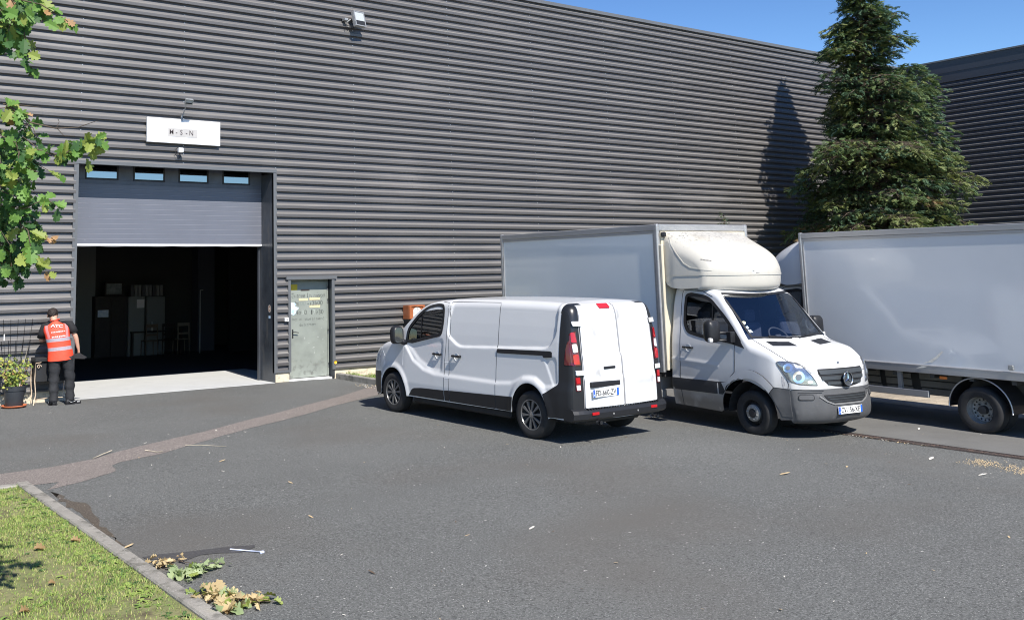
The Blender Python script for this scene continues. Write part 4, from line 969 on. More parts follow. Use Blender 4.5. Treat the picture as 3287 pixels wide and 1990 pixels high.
# wheels
ALW = mat('wheel_grey', (.20, .20, .20), rough=.35, metal=.5); DKW = mat('wheel_dark', (.02, .02, .022), rough=.6)
def vanwheel(x, sg):
    t = thing('wheel', None, None); t.parent = van; t.location = (x, sg*.845, .338)
    bm = B(); tyre(bm, .338, .218, .215, sg); obj('tyre', bm, RBLK, t, smooth=True)
    bm = B(); lathe(bm, [(0, sg*.045), (.205, sg*.045), (.222, sg*.09)], None, 48, axis='Y'); obj('wheel_disc', bm, DKW, t, smooth=True)
    bm = B(); lathe(bm, [(.224, sg*.088), (.222, sg*.104), (.207, sg*.106), (.200, sg*.092)], None, 48, axis='Y')
    for k in range(10):
        a = k*2*pi/10+.1; L = []
        for r_, w_, h in ((.030, .012, .098), (.08, .013, .100), (.14, .020, .098), (.205, .027, .094)):
            c_ = Vector((r_*cos(a), 0, r_*sin(a))); d_ = Vector((-sin(a), 0, cos(a)))
            L.append([c_-d_*w_+Vector((0, sg*(h-.018), 0)), c_-d_*w_*.8+Vector((0, sg*h, 0)), c_+d_*w_*.8+Vector((0, sg*h, 0)), c_+d_*w_+Vector((0, sg*(h-.018), 0))])
        rings(bm, L, cap=True, smooth=False)
    lathe(bm, [(.052, sg*.08), (.050, sg*.100), (.030, sg*.107), (0, sg*.108)], None, 24, axis='Y'); bmesh.ops.recalc_face_normals(bm, faces=bm.faces[:]); obj('hub_cap', bm, ALW, t, ang=35)
    # small four sided emblem
    bm = B(); s_ = .012
    for q in (((0, .026), (.014, 0), (.006, 0), (0, .012)), ((0, -.026), (-.014, 0), (-.006, 0), (0, -.012)), ((.014, 0), (0, -.026), (0, -.012), (.006, 0)), ((-.014, 0), (0, .026), (0, .012), (-.006, 0))):
        vs = [bm.verts.new((a_, sg*.1095, b_)) for a_, b_ in q]; bm.faces.new(vs)
    obj('emblem', bm, CHROME, t); return t
for x in (.985, 4.50):
    for sg in (-1, 1): vanwheel(x, sg)
def wells(par, xs_, rad, y0, y1, zc, zt=.55):
    for x in xs_:
        for sg in (-1, 1):
            bm = B(); L = []
            for a in range(0, 181, 12):
                c_, s_ = cos(radians(a)), sin(radians(a)); L.append([Vector((x+rad*c_, sg*y1, zc+rad*1.05*s_)), Vector((x+rad*c_, sg*y0, zc+rad*1.05*s_))])
            for i in range(len(L)-1): bm.faces.new([bm.verts.new(p) for p in (L[i][0], L[i+1][0], L[i+1][1], L[i][1])])
            vs = [bm.verts.new(l[1]) for l in L]; bm.faces.new(vs); obj('wheel_well', bm, RBLK, par)
wells(van, (1.0, 4.50), .435, .60, .93, .33)
bm = B(); box(bm, 1.5, 4.0, -.90, .90, .22, .34, bev=.03); box(bm, .6, 5.2, -.58, .58, .24, .36, bev=.03); box(bm, 4.95, 5.3, -.86, .86, .30, .42); obj('underbody', bm, RBLK, van)
bm = B(); tube(bm, [(1.5, -.925, .325), (4.05, -.925, .345)], .012, 6); tube(bm, [(1.5, .925, .325), (4.05, .925, .345)], .012, 6); obj('sill_strip', bm, mat('sill_grey', (.22, .22, .21), .6), van)
# cabin
bm = B(); box(bm, 1.05, 1.55, -.82, .82, .95, 1.20, bev=.08, seg=3); box(bm, 1.2, 1.5, -.72, -.35, 1.19, 1.26, bev=.03); obj('dashboard', bm, DASH, van)
for y in (-.42, .15, .55):
    bm = B(); box(bm, 1.85, 2.35, y-.22, y+.22, .75, .92, bev=.06, seg=2); box(bm, 2.28, 2.45, y-.22, y+.22, .9, 1.42, bev=.06, seg=3); box(bm, 2.33, 2.43, y-.12, y+.12, 1.44, 1.62, bev=.04, seg=3); obj('seat', bm, SEATM, van)
bm = B(); box(bm, 2.5, 2.53, -.85, .85, .5, 1.45); obj('bulkhead', bm, DASH, van)
def swheel(par, p, ang, R_=.19):
    bm = B(); M = Matrix.Translation(p) @ Matrix.Rotation(ang, 4, 'Y'); tube(bm, [M @ Vector((R_*cos(a), R_*sin(a), 0)) for a in [k*2*pi/24 for k in range(25)]], .014, 6, cap=False); box(bm, -.02, .02, -R_, R_, -.015, .015, M=M); box(bm, -.06, .06, -.06, .06, -.03, .015, bev=.01, M=M); obj('steering_wheel', bm, DASH, par)
swheel(van, (1.70, -.40, 1.22), radians(-62))
# ------------------------------------------------------------------ cab of the two box lorries
CPAINT = mat('white_cab_paint', (.67, .68, .69), rough=.3, coat=.6, back=(.05, .05, .055), var=.015, vscale=2)
addmask(CPAINT, (.17, .16, .15), 2.0, .12, .58, zr=(1.05, .40), seed=3); addmask(CPAINT, (.42, .38, .34), 9, .62, .8, zr=(1.1, .3), seed=8)  # lower doors: road dirt, with the shade of their undercut painted in
BUMP = mat('grey_bumper_plastic', (.082, .084, .088), rough=.55, bump=.0005, bscale=250, var=.10, vscale=5)
addmask(BUMP, (.20, .20, .20), 4, .62, .85, seed=3)
GRIL = mat('grille_grey', (.045, .052, .058), rough=.45)
Cpath = [(.20, .25, .05), (.06, .29, .06), (.0, .40, .08), (.005, .60, .08), (.03, .745, .07), (.035, .80, .08), (.055, .95, .10), (.10, 1.06, .12), (.24, 1.17, .14), (.50, 1.27, .14), (.78, 1.36, .12), (.88, 1.41, .06), (1.10, 1.66, .07), (1.36, 1.96, .075), (1.50, 2.10, .09), (1.66, 2.18, .11), (1.95, 2.235, .12), (2.3, 2.265, .12), (2.50, 2.262, .10), (2.585, 2.20, .07), (2.61, 1.9, .05), (2.62, .5, .04), (2.615, .30, .03)]
def Cw(X, z):
    w = interp(z, [.2, .3, .5, .75, .95, 1.1, 1.3, 1.45, 1.6, 1.9, 2.1, 2.27], [.90, .925, .96, .968, .962, .955, .945, .925, .90, .865, .825, .79])
    w -= .13*sst((.75-X)/.75)
    for cx_, cz_, rx, rz in ((.95, .32, .47, .51),):
        d = math.hypot((X-cx_)/rx, (z-cz_)/rz)
    # shallow moulding on the door
    if X > 1.45: w += .010*sst(1-abs(z-(1.02+.03*(X-2.0)))/.05)
    if X > 1.45: w += .012*sst((.755-z)/.02)*sst((z-.53)/.02)
    return w
def Cdef(v):
    y = abs(v.y); t = max(0, 1-v.x/.52)
    return Vector((v.x+.40*y**3*t**1.15+.13*y*y*sst((v.x-.55)/.35)*sst((2.1-v.x)/.5), v.y, v.z))
Clow = [(1.47, .285)]+[(p[0], p[1]) for p in ell(.95, .30, .47, .525, 2, 178, 22)]+[(.44, .285)]
Cglass = roundpoly([(2.325, 1.62, .10), (2.315, 2.10, .06), (2.2, 2.125, .05), (1.80, 2.08, .15), (1.40, 1.75, .5), (1.10, 1.40, .05), (1.12, 1.345, .03), (1.40, 1.385, .2), (1.95, 1.43, .3), (2.24, 1.49, .1)], .05, 6)
Chole = Cglass
def make_cab(par, M, detail=True):
    cb = Body(Cpath, Clow, Cw, lambda t, X, z: .03 if z < 1.35 else (.03 if X < 1.6 else .02), Cdef, holes=[Chole], grid=.024, step=.035)
    BC = cb.bvh(); out = []
    ws_ = lambda i, k, c: .90 < cb.path[i][0] < 1.50 and cb.th-1 <= k < cb.nr-cb.th
    bu = lambda i, k, c: cb.path[i][1] < .742 and cb.path[i][0] < 1
    SPb = cb.sidepoly
    bm = B(); cb.top(bm, lambda i, k, c: not ws_(i, k, c) and not bu(i, k, c)); cb.side(bm, matf=lambda X, z: 1 if X < .64 and z < .73 else 0); obj('cab_body', bm, [CPAINT, BUMP], par)
    bm = B(); cb.top(bm, ws_); obj('windscreen', bm, GLW, par)
    bm = B(); cb.top(bm, bu); 
    for sg in (-1, 1): patch(bm, BC, roundpoly([(.30, .34), (.44, .34), (.47, .45, .1), (.565, .66, .1), (.63, .735, .01), (.50, .765, .05), (.30, .745, .01)], .01), 'side', .006, sg, .02, .05)
    fb = obj('front_bumper', bm, BUMP, par)
    for sg in (-1, 1):
        bm = B(); patch(bm, BC, Cglass, 'side', -.004, sg, .004, .08); obj('side_window', bm, GLS, par)
        bm = B(); line(bm, BC, insetpoly(Cglass, .012), 'side', .054, .007, sg, closed=True); line(bm, BC, [(1.70, 1.40), (1.70, 2.0)], 'side', .022, .006, sg)
        patch(bm, BC, roundpoly([(1.12, 1.42), (1.02, 1.30), (1.35, 1.37), (1.36, 1.66)], .01), 'side', .010, sg, .012, .05); obj('window_seal', bm, PBLK, par)
        bm = B(); line(bm, BC, [(1.22, 1.34), (1.225, 1.05), (1.235, .93), (1.33, .84)], 'side', .008, .003, sg); line(bm, BC, [(1.40, .70), (1.49, .5), (1.50, .30)], 'side', .008, .003, sg)
        line(bm, BC, [(2.40, .30), (2.40, 2.12), (2.37, 2.185), (1.95, 2.165), (1.72, 2.08)], 'side', .009, .003, sg); obj('door_seam', bm, SEAM, par)
        bm = B(); patch(bm, BC, [(1.455, .56), (2.60, .545), (2.60, .735), (1.41, .755)], 'side', .004, sg, .01, .06); obj('rubbing_strip', bm, mat('strip_grey', (.035, .037, .042), .5) if 'strip_grey' not in MATS else MATS['strip_grey'], par)
        # white flare over the arch
        bm = B(); P = ell(.95, .30, .485, .545, 8, 160, 16)+ell(.95, .30, .61, .68, 148, 22, 16); P = [p for p in P if p[1] > .0]
        P = ell(.95, .30, .478, .535, 62, 178-60, 8)[:0]+[(.95+.480*cos(radians(a)), .30+.540*sin(radians(a))) for a in range(58, 123, 4)]+[(.95+.56*cos(radians(a)), .30+.665*sin(radians(a))) for a in range(122, 57, -4)]
        P = [(.95+.488*cos(radians(a)), .30+.548*sin(radians(a))) for a in range(26, 140, 4)]+[(.95+.59*cos(radians(a)), .30+.685*sin(radians(a))) for a in range(138, 38, -4)]+[(1.50, .745)]
        patch(bm, BC, P, 'side', .022, sg, .03, .03); obj('wheel_arch_flare', bm, CPAINT, par, smooth=True)
        # mirror
        w0 = .97; mr = thing('mirror', None, None); mr.parent = par; mr.location = (1.43, sg*1.19, 1.55)
        bm = B(); pts = []
        for j in range(8):
            t = j/7; r_ = [.5, .86, .97, 1, 1, .99, .96, .90][j]; x = -.09+t*.16
            pts.append([Vector((x, .125*r_*(abs(cos(a))**.5)*(1 if cos(a) > 0 else -1), .175*r_*(abs(sin(a))**.5)*(1 if sin(a) > 0 else -1))) for a in [k*2*pi/28 for k in range(28)]])
        rings(bm, pts); bmesh.ops.recalc_face_normals(bm, faces=bm.faces[:]); obj('housing', bm, PBLK, mr, smooth=True)
        bm = B(); box(bm, -.085, -.02, min(sg*.06, sg*.13), max(sg*.06, sg*.13), -.165, -.095, bev=.02, seg=2); obj('indicator', bm, CLR, mr)
        bm = B()
        for zz in (-.03, -.145): tube(bm, [(.0, -sg*.11, zz), (-.14, -sg*.20, zz+.01), (-.20, -sg*.26, zz+.01)], .022, 8)
        box(bm, -.23, -.12, min(-sg*.27, -sg*.17), max(-sg*.27, -sg*.17), -.18, .0, bev=.015); obj('arm', bm, PBLK, mr)
        hx = 2.21; w1 = Cw(hx, 1.24)
        bm = B(); lathe(bm, [(0, .0), (.045, .0), (.055, .004), (.058, .006)], Matrix.Translation((hx, sg*w1, 1.24)) @ Matrix.Rotation(-sg*pi/2, 4, 'X'), 20); obj('handle_cup', bm, SHN, par, smooth=True)
        bm = B(); box(bm, hx-.11, hx+.11, min(sg*(w1+.02), sg*(w1+.045)), max(sg*(w1+.02), sg*(w1+.045)), 1.232, 1.262, bev=.012, seg=2); box(bm, hx-.11, hx-.08, min(sg*w1, sg*(w1+.03)), max(sg*w1, sg*(w1+.03)), 1.234, 1.26); box(bm, hx+.08, hx+.11, min(sg*w1, sg*(w1+.03)), max(sg*w1, sg*(w1+.03)), 1.234, 1.26); obj('door_handle', bm, PBLK, par)
    # cabin
    bm = B(); box(bm, .98, 1.45, -.82, .82, 1.0, 1.33, bev=.08, seg=3); box(bm, 1.2, 1.5, -.62, -.26, 1.28, 1.40, bev=.05, seg=2); obj('dashboard', bm, DASH, par)
    for y in (-.46, .20, .58):
        bm = B(); box(bm, 1.65, 2.15, y-.22, y+.22, .9, 1.06, bev=.06, seg=2); box(bm, 2.1, 2.26, y-.22, y+.22, 1.04, 1.60, bev=.06, seg=3); box(bm, 2.14, 2.24, y-.12, y+.12, 1.62, 1.82, bev=.04, seg=3); obj('seat', bm, SEATM, par)
    swheel(par, (1.56, -.46, 1.38), radians(-50), .20)
    bm = B(); box(bm, .6, 2.6, -.55, .55, .3, .42); box(bm, 1.55, 2.55, -.88, .88, .30, .34); obj('underbody', bm, RBLK, par)
    wells(par, (.95,), .475, .58, .935, .31)
    # front
    if detail:
        bm = B(); patch(bm, BC, roundpoly([(-.475, 1.035, .02), (.475, 1.035, .02), (.485, .96, .03), (.36, .80, .10), (0, .752, .05), (-.36, .80, .10), (-.485, .96, .03)], .03), 'front', .004, 1, .01, .05)
        g_ = obj('grille', bm, mat('grille_black', (.012, .013, .015), .6), par)
        bm = B()
        for z0_, z1_, y_ in ((.955, 1.012, .455), (.875, .925, .435), (.805, .845, .35)): patch(bm, BC, roundpoly([(-y_-.015, z1_), (y_+.015, z1_), (y_, z0_), (-y_, z0_)], .012), 'front', .016, 1, .014, .05)
        obj('grille_bar', bm, GRIL, g_, smooth=True)
        em = thing('emblem', None, None); em.parent = par; em.location = (-.028, .0, .885)
        bm = B(); lathe(bm, [(.108, .028), (.110, .010), (.086, .004), (.0, .010)], Matrix.Rotation(-pi/2, 4, 'Y'), 32); obj('emblem_bowl', bm, GRIL, em, smooth=True)
        bm = B(); tube(bm, [(-.022, .098*cos(a), .098*sin(a)) for a in [k*2*pi/40 for k in range(41)]], .008, 8, cap=False)
        for k in range(3):
            a = pi/2+k*2*pi/3; d_ = Vector((0, cos(a), sin(a))); s_ = Vector((0, -sin(a), cos(a)))
            vs = [Vector((-.020, 0, 0))+s_*.013, Vector((-.036, 0, 0)), Vector((-.020, 0, 0))-s_*.013, Vector((-.022, 0, 0))+d_*.094]
            q = [bm.verts.new(v) for v in vs]; bm.faces.new((q[0], q[1], q[3])); bm.faces.new((q[1], q[2], q[3]))
        obj('emblem_star', bm, CHROME, em)
        c = lambda x, y: (2050+x*.38204, 850+y*.38204)
        HL = [(1158, 818), (1185, 812), (1250, 814), (1330, 832), (1390, 868), (1450, 930), (1485, 980), (1502, 1012), (1440, 1010), (1350, 1003), (1290, 985), (1240, 945), (1195, 880), (1170, 845)]
        def both(n, polys, m_, off, thick=.01, parent=par, g=4, mirror_=True, sm=False):
            o = None
            for s_ in ((0, 1) if mirror_ else (0,)):
                bm = B()
                for P in polys: patch(bm, BC, [c(*p) for p in P], 'cam', off, -1, thick, g, M=M)
                if s_:
                    for v in bm.verts: v.co.y = -v.co.y
                    bmesh.ops.reverse_faces(bm, faces=bm.faces[:])
                o = obj(n, bm, m_, parent if not isinstance(parent, list) else parent[s_], smooth=sm)
                out.append(o)
            return out[-2:]
        hl = both('headlight', [HL], mat('headlight_shell', (.30, .33, .38), .12, metal=.7, var=.35, vscale=16), .006, sm=True)
        hh = [hl[0], hl[1]]
        both('reflector', [[(1345+50*cos(a), 945+52*sin(a)) for a in [k*pi/10 for k in range(20)]]], mat('lamp_chrome', (.85, .86, .88), .15, metal=.9), .012, parent=hh, g=60)
        both('reflector', [[(1255+42*cos(a), 868+36*sin(a)) for a in [k*pi/10 for k in range(20)]]], MATS['lamp_chrome'], .012, parent=hh, g=60)
        both('reflector', [[(1440+24*cos(a), 985+14*sin(a)) for a in [k*pi/10 for k in range(20)]]], MATS['lamp_chrome'], .012, parent=hh, g=60)
        both('reflector_ring', [[(1345+24*cos(a), 945+26*sin(a)) for a in [k*pi/10 for k in range(20)]], [(1255+18*cos(a), 868+16*sin(a)) for a in [k*pi/10 for k in range(20)]]], mat('lamp_inner', (.16, .18, .2), .2), .016, parent=hh, g=60)
        def bl(n, P, m_, w, off=.003, closed=False, mirror_=True):
            both(n, ribbon(P, w, closed), m_, off, .003, mirror_=mirror_)
        bl('headlight_rim', HL, SEAM, 4, .010, True)
        bl('bonnet_seam', [(945, 622), (1060, 690), (1180, 765), (1255, 812)], SEAM, 4); bl('bonnet_seam', [(1270, 815), (1340, 828), (1410, 870), (1450, 912), (1485, 912)], SEAM, 4)
        bl('bumper_seam', [(1125, 1028), (1255, 1045), (1400, 1052), (1555, 1058)], SEAM, 5, .008)
        bl('wing_seam', [(1255, 1045), (1262, 1005), (1240, 960)], SEAM, 4)
        bl('windscreen_rim', [(955, 615), (925, 575), (840, 450), (740, 310), (695, 243), (1000, 250)], PBLK, 16, .006)
        bl('windscreen_rim', [(945, 607), (1100, 612), (1290, 614)], PBLK, 14, .006)
        both('bonnet_vent', [[(1068, 645), (1262, 645), (1337, 681), (1130, 681)]], PBLK, .004)
        both('wiper', [[(1085, 598), (1100, 598), (1235, 611), (1310, 606), (1310, 614), (1100, 613)]], PBLK, .016)
        both('bonnet_badge', [[(1672+12*cos(a), 822+9*sin(a)) for a in [k*pi/5 for k in range(10)]]], CHROME, .004, mirror_=False)
        both('round_sticker', [[(880+19*cos(a), 490+15*sin(a)) for a in [k*pi/8 for k in range(16)]]], mat('sticker_cream', (.8, .8, .55), .5), .004, mirror_=False)
        both('label_sticker', [[(892, 520), (915, 515), (928, 535), (902, 542)], [(908, 548), (940, 545), (960, 566), (925, 574)]], mat('sticker_pale', (.62, .74, .80), .5), .004, mirror_=False)
        both('dent', [[(1200, 935), (1222, 950), (1230, 1010), (1218, 1042), (1205, 1000)]], mat('dent_dirt', (.38, .38, .39), .5, var=.3, vscale=40), .003, mirror_=False)
        bm = B(); patch(bm, BC, roundpoly([(-.455, .665, .02), (.455, .665, .02), (.40, .585, .05), (.30, .545, .05), (-.30, .545, .05), (-.40, .585, .05)], .02), 'front', .008, 1, .01, .05); obj('air_intake', bm, MATS['grille_black'], fb)
        bm = B()
        for k in range(3): patch(bm, BC, [(-.40+.03*k, .640-.034*k), (.40-.03*k, .640-.034*k), (.40-.03*k, .630-.034*k), (-.40+.03*k, .630-.034*k)], 'front', .012, 1, .006, .05)
        obj('intake_bar', bm, GRIL, fb)
        bm = B(); line(bm, BC, [(-.30, .53), (.30, .53), (.42, .575), (.52, .645)], 'front', .022, .012, 1); line(bm, BC, [(-.30, .53), (-.42, .575), (-.52, .645)], 'front', .022, .012, 1); obj('intake_lip', bm, mat('bumper_light', (.19, .19, .19), .5), fb)
        for sg in (-1, 1):
            bm = B(); patch(bm, BC, roundpoly([(sg*.60, .675), (sg*.78, .675), (sg*.79, .60), (sg*.60, .60)], .03), 'front', .010, 1, .01, .05); obj('fog_lamp_cover', bm, BUMP, fb, smooth=True)
            bm = B(); line(bm, BC, roundpoly([(sg*.60, .675), (sg*.78, .675), (sg*.79, .60), (sg*.60, .60)], .03), 'front', .008, .012, 1, closed=True); line(bm, BC, [(sg*.47, .70), (sg*.79, .70)], 'front', .006, .010, 1); obj('bumper_groove', bm, MATS['grille_black'], fb)
        bm = B(); lathe(bm, [(.030, .012), (.030, .0), (0, -.0)], Matrix.Translation((.045, .47, .515)) @ Matrix.Rotation(-pi/2, 4, 'Y'), 16); obj('tow_hole', bm, MATS['grille_black'], fb)
        plate(par, Vector((-.050, .005, .4375)), -YL, ZL, -XL, 'CV-156-XE')
    return cb, BC
def lorrywheel(par, x, y, sg, rr=.345, dual=False):
    t = thing('wheel', None, None); t.parent = par; t.location = (x, y, rr)
    bm = B(); tyre(bm, rr, .215, .205, sg); obj('tyre', bm, RBLK, t, smooth=True)
    bm = B(); mt = mat('steel_wheel', (.30, .30, .29), rough=.5, metal=.3, var=.3, vscale=14) if 'steel_wheel' not in MATS else MATS['steel_wheel']
    if not dual:
        lathe(bm, [(.222, sg*.075), (.214, sg*.085), (.205, sg*.070), (.195, sg*.02), (.185, -sg*.0)], None, 48, mi=1, axis='Y'); lathe(bm, [(.185, sg*.0), (.165, sg*.028), (.145, sg*.050), (.130, sg*.075)], None, 48, mi=1, axis='Y')
        lathe(bm, [(.130, sg*.075), (.122, sg*.100), (.105, sg*.108), (.070, sg*.108), (.065, sg*.09), (0, sg*.085)], None, 48, mi=0, axis='Y')
        hr, hy, nh = .158, .044, 18
        for k in range(6):
            a = k*pi/3+.2; lathe(bm, [(0, sg*.128), (.011, sg*.126), (.013, sg*.108)], Matrix.Translation((.090*cos(a), 0, .090*sin(a))), 8, mi=3, axis='Y')
        lathe(bm, [(.062, sg*.095), (.058, sg*.12), (0, sg*.122)], None, 24, mi=1, axis='Y')
    else:
        lathe(bm, [(.226, sg*.09), (.222, sg*.100), (.212, sg*.092), (.205, sg*.06), (.196, -sg*.0), (.190, -sg*.015), (.175, -sg*.005), (.168, -sg*.03)], None, 48, mi=0, axis='Y')
        lathe(bm, [(.168, -sg*.03), (.135, -sg*.045), (.125, -sg*.05), (.118, -sg*.035), (.06, -sg*.035)], None, 48, mi=0, axis='Y'); hr, hy, nh = .150, -.035, 16
        for k in range(6):
            a = k*pi/3+.2; lathe(bm, [(0, -sg*.012), (.012, -sg*.014), (.014, -sg*.035)], Matrix.Translation((.098*cos(a), 0, .098*sin(a))), 8, mi=1, axis='Y')
        lathe(bm, [(.066, -sg*.04), (.062, sg*.03), (.04, sg*.035), (0, sg*.035)], None, 24, mi=1, axis='Y')
    for k in range(nh):
        a = k*2*pi/nh; lathe(bm, [(0, sg*(hy+.004)), (.0145, sg*(hy+.004))], Matrix.Translation((hr*cos(a), 0, hr*sin(a))), 10, mi=2, axis='Y')
    bmesh.ops.recalc_face_normals(bm, faces=bm.faces[:])
    obj('rim', bm, [mt, mat('wheel_black', (.03, .03, .032), .5) if 'wheel_black' not in MATS else MATS['wheel_black'], MATS['grille_black'], GALV], t, ang=40)
    return t
FPN = mat('grp_panel', (.83, .85, .83), rough=.25, coat=.8, var=.02, vscale=1.2); addmask(FPN, (.50, .50, .48), 1.2, .60, .95, zr=(1.6, .8), seed=4)
FPC = mat('grp_cream', (.60, .55, .43), rough=.45, var=.08, vscale=2); addmask(FPC, (.30, .17, .08), 6, .48, .7, zr=(1.15, .85)); addmask(FPC, (.5, .42, .3), 3, .55, .8, stretch=(1, 1, .2))
FPG = mat('grp_grime', (.55, .53, .47), rough=.45, coat=.1, var=.03, vscale=2); addmask(FPG, (.10, .10, .09), 22, .52, .72, zr=(2.85, 3.12), seed=2); addmask(FPG, (.36, .32, .25), 3, .5, .85, zr=(2.9, 3.15)); addmask(FPG, (.52, .48, .42), 5, .58, .8, stretch=(1, 1, .4))
def fairing(par, prof, W0, bulge, low, m_):
    P = prof
    fw_ = lambda X, z: W0-.12*sst((2.0-X)/.9)-.04*sst((z-2.6)/.7)
    fd = lambda v: Vector((v.x+bulge*v.y*v.y*sst((2.75-v.x)/1.0), v.y, v.z))
    fb_ = Body(P, low, fw_, lambda t, X, z: .02, fd, grid=.05, step=.04)
    bm = B(); fb_.top(bm); fb_.side(bm); o = obj('roof_fairing', bm, m_, par); return fb_, fb_.bvh(), o

# first lorry: nose towards the camera
SMX = frame(15.36, -11.26, 1.455, -.007-.0097*11.26-.137)
spr = thing('box_truck', 'white box truck with grey bumper and roof fairing, parked facing the camera', 'truck', mat=SMX)
cb, BC = make_cab(spr, SMX)
fb_, BF, fo = fairing(spr, [(1.50, 2.19, .03), (1.42, 2.23, .05), (1.385, 2.42, .06), (1.395, 2.55, .09), (1.50, 2.73, .13), (1.77, 2.91, .17), (2.10, 3.04, .19), (2.62, 3.16, .16), (2.66, 3.165, .1)], .975, .56, [(2.66, 2.44), (2.63, 2.36), (2.52, 2.27), (2.3, 2.235), (1.75, 2.20)], FPG)
bm = B()
for sg in (-1, 1):
    line(bm, BF, [(2.64, 2.445), (1.75, 2.44)], 'side', .03, .010, sg)
line(bm, BF, [(-.90, 2.435), (.90, 2.435)], 'front', .03, .010, 1, limf=2.7)
obj('fairing_ridge', bm, FPG, fo)
bm = B(); cf = lambda x, y: (2050+x*.24351, 680+y*.24351)
for q in ribbon([cf(400, 330), cf(430, 440), cf(500, 560), cf(590, 680), cf(680, 738), cf(820, 760), cf(970, 775)], 3.0): patch(bm, BF, q, 'cam', .006, 1, .008, 4, M=SMX)
obj('fairing_crease', bm, FPG, fo)
bm = B(); patch(bm, BF, [cf(*p) for p in ((815, 622), (960, 640), (960, 655), (930, 652), (818, 636))], 'cam', .003, 1, .004, 4, M=SMX); obj('scratch', bm, mat('scratch_black', (.04, .04, .04), .8, col2=(.4, .38, .35), vscale=60), fo)
bm = B(); patch(bm, BF, [cf(*p) for p in ((1495, 775), (1590, 790), (1590, 820), (1500, 815))], 'cam', .003, 1, .004, 4, M=SMX); lb = obj('maker_label', bm, mat('label_white', (.85, .85, .82), .5), fo)
bm = B(); 
for P in ([(1498, 770), (1525, 775), (1522, 800), (1516, 800), (1517, 782), (1498, 778)], [(1540, 797), (1590, 803), (1590, 811), (1540, 806)]): patch(bm, BF, [cf(*p) for p in P], 'cam', .006, 1, .002, 4, M=SMX)
obj('lettering', bm, mat('label_ink', (.12, .12, .12), .6), lb)
def lorrybox(par, x0, x1, w, z0, z1, hw, m_side, rail=.11, post=.085):
    bm = B(); box(bm, x0+.03, x1-.03, -w+.012, w-.012, z0+.06, z1-.03); o = obj('box_body', bm, m_side, par)
    bm = B()
    for sg in (-1, 1):
        a, b = sorted((sg*(w-.03), sg*(w+.008))); box(bm, x0+.05, x1-.05, a, b, z1-rail, z1, bev=.01); box(bm, x0+.05, x1-.05, a, b, z0, z0+.12, bev=.008)
        a, b = sorted((sg*(w-.005), sg*(w+.003))); box(bm, x0+.06, x1-.06, a, b, z1-rail-.045, z1-rail-.002)
    obj('side_rail', bm, ALU, par)
    for x in (x0, x1-post):
        for sg in (-1, 1):
            a, b = sorted((sg*(w-.06), sg*(w+.012))); bm = B(); box(bm, x, x+post, a, b, z0, z1+.01, bev=.022, seg=3)
            box(bm, x+(post if x == x0 else -.028), x+(post+.028 if x == x0 else 0), min(sg*(w-.01), sg*(w+.005)), max(sg*(w-.01), sg*(w+.005)), z0+.125, z1-rail-.05); obj('corner_post', bm, ALU, par)
    bm = B()
    for x in (x0-.004, x1-.05): box(bm, x, x+.055, -w+.055, w-.055, z1-rail, z1+.004, bev=.01)
    box(bm, x0+.05, x1-.05, -w+.03, w-.03, z1-.029, z1-.012); obj('roof_rail', bm, ALU, par)
    return o
lorrybox(spr, 2.66, 7.47, 1.075, .80, 3.30, 1.0, FPN)
bm = B(); box(bm, 2.655, 2.685, -1.0, 1.0, .86, 3.18); obj('front_wall', bm, FPC, spr)
for sg in (-1, 1):
    bm = B(); box(bm, 2.60, 2.66, min(sg*1.0, sg*1.055), max(sg*1.0, sg*1.055), .84, 2.95, bev=.01); obj('wall_edge_strip', bm, FPC, spr)
bm = B(); box(bm, 2.58, 2.65, .93, 1.02, 3.08, 3.17, bev=.02); obj('marker_lamp', bm, PBLK, spr)
bm = B(); box(bm, 2.6, 7.5, -.45, -.35, .45, .72); box(bm, 2.6, 7.5, .35, .45, .45, .72); 
for k in range(9): box(bm, 2.75+k*.58, 2.82+k*.58, -1.0, 1.0, .72, .80)
obj('chassis', bm, RBLK, spr)
bm = B(); box(bm, 2.9, 4.2, .98, 1.04, .42, .52, bev=.01); box(bm, 2.9, 2.96, .6, 1.0, .5, .75); box(bm, 2.86, 3.0, .85, 1.06, .36, .50, bev=.02); obj('side_guard', bm, ALU, spr)
for sg in (-1, 1): lorrywheel(spr, .95, sg*.835, sg, .335)
for sg in (-1, 1):
    lorrywheel(spr, 5.27, sg*.90, sg, .335, True)
    for_ = lorrywheel(spr, 5.27, sg*.66, sg, .335, True)
bm = B(); box(bm, 7.1, 7.6, -.9, .9, .40, .5, bev=.02); obj('rear_underrun', bm, RBLK, spr)

# second lorry at the right, seen from its left side
SMY = frame(17.4, -10, atan2(-.997, -.072), -.009-.097-.130) @ Matrix.Translation((0, 1.10, 0))
rt = thing('box_truck', 'pale grey box truck with a dented side, cut off by the right edge', 'truck', mat=SMY)
FPB = mat('grey_box_panel', (.66, .68, .70), rough=.16, coat=.5, var=.02, vscale=.8, bump=.004, bscale=1.3)
x0b, x1b = -.72, 4.9
o = lorrybox(rt, x0b, x1b, 1.10, .845, 3.13, 1, FPB, rail=.10, post=.07)
bm = B(); box(bm, x0b+.06, x1b-.06, -1.112, -1.075, .83, .955, bev=.006); box(bm, x0b+.06, x1b-.06, -1.116, -1.09, .945, .956, bev=.003); obj('skirt_rail', bm, ALU, rt)
bm = B(); box(bm, 2.72, 2.80, -1.130, -1.112, .985, 1.06, bev=.01); obj('latch', bm, GALV, rt)
bm = B(); box(bm, 1.62, 1.74, -1.05, -1.02, .755, .80, bev=.01); obj('side_marker', bm, AMB, rt)
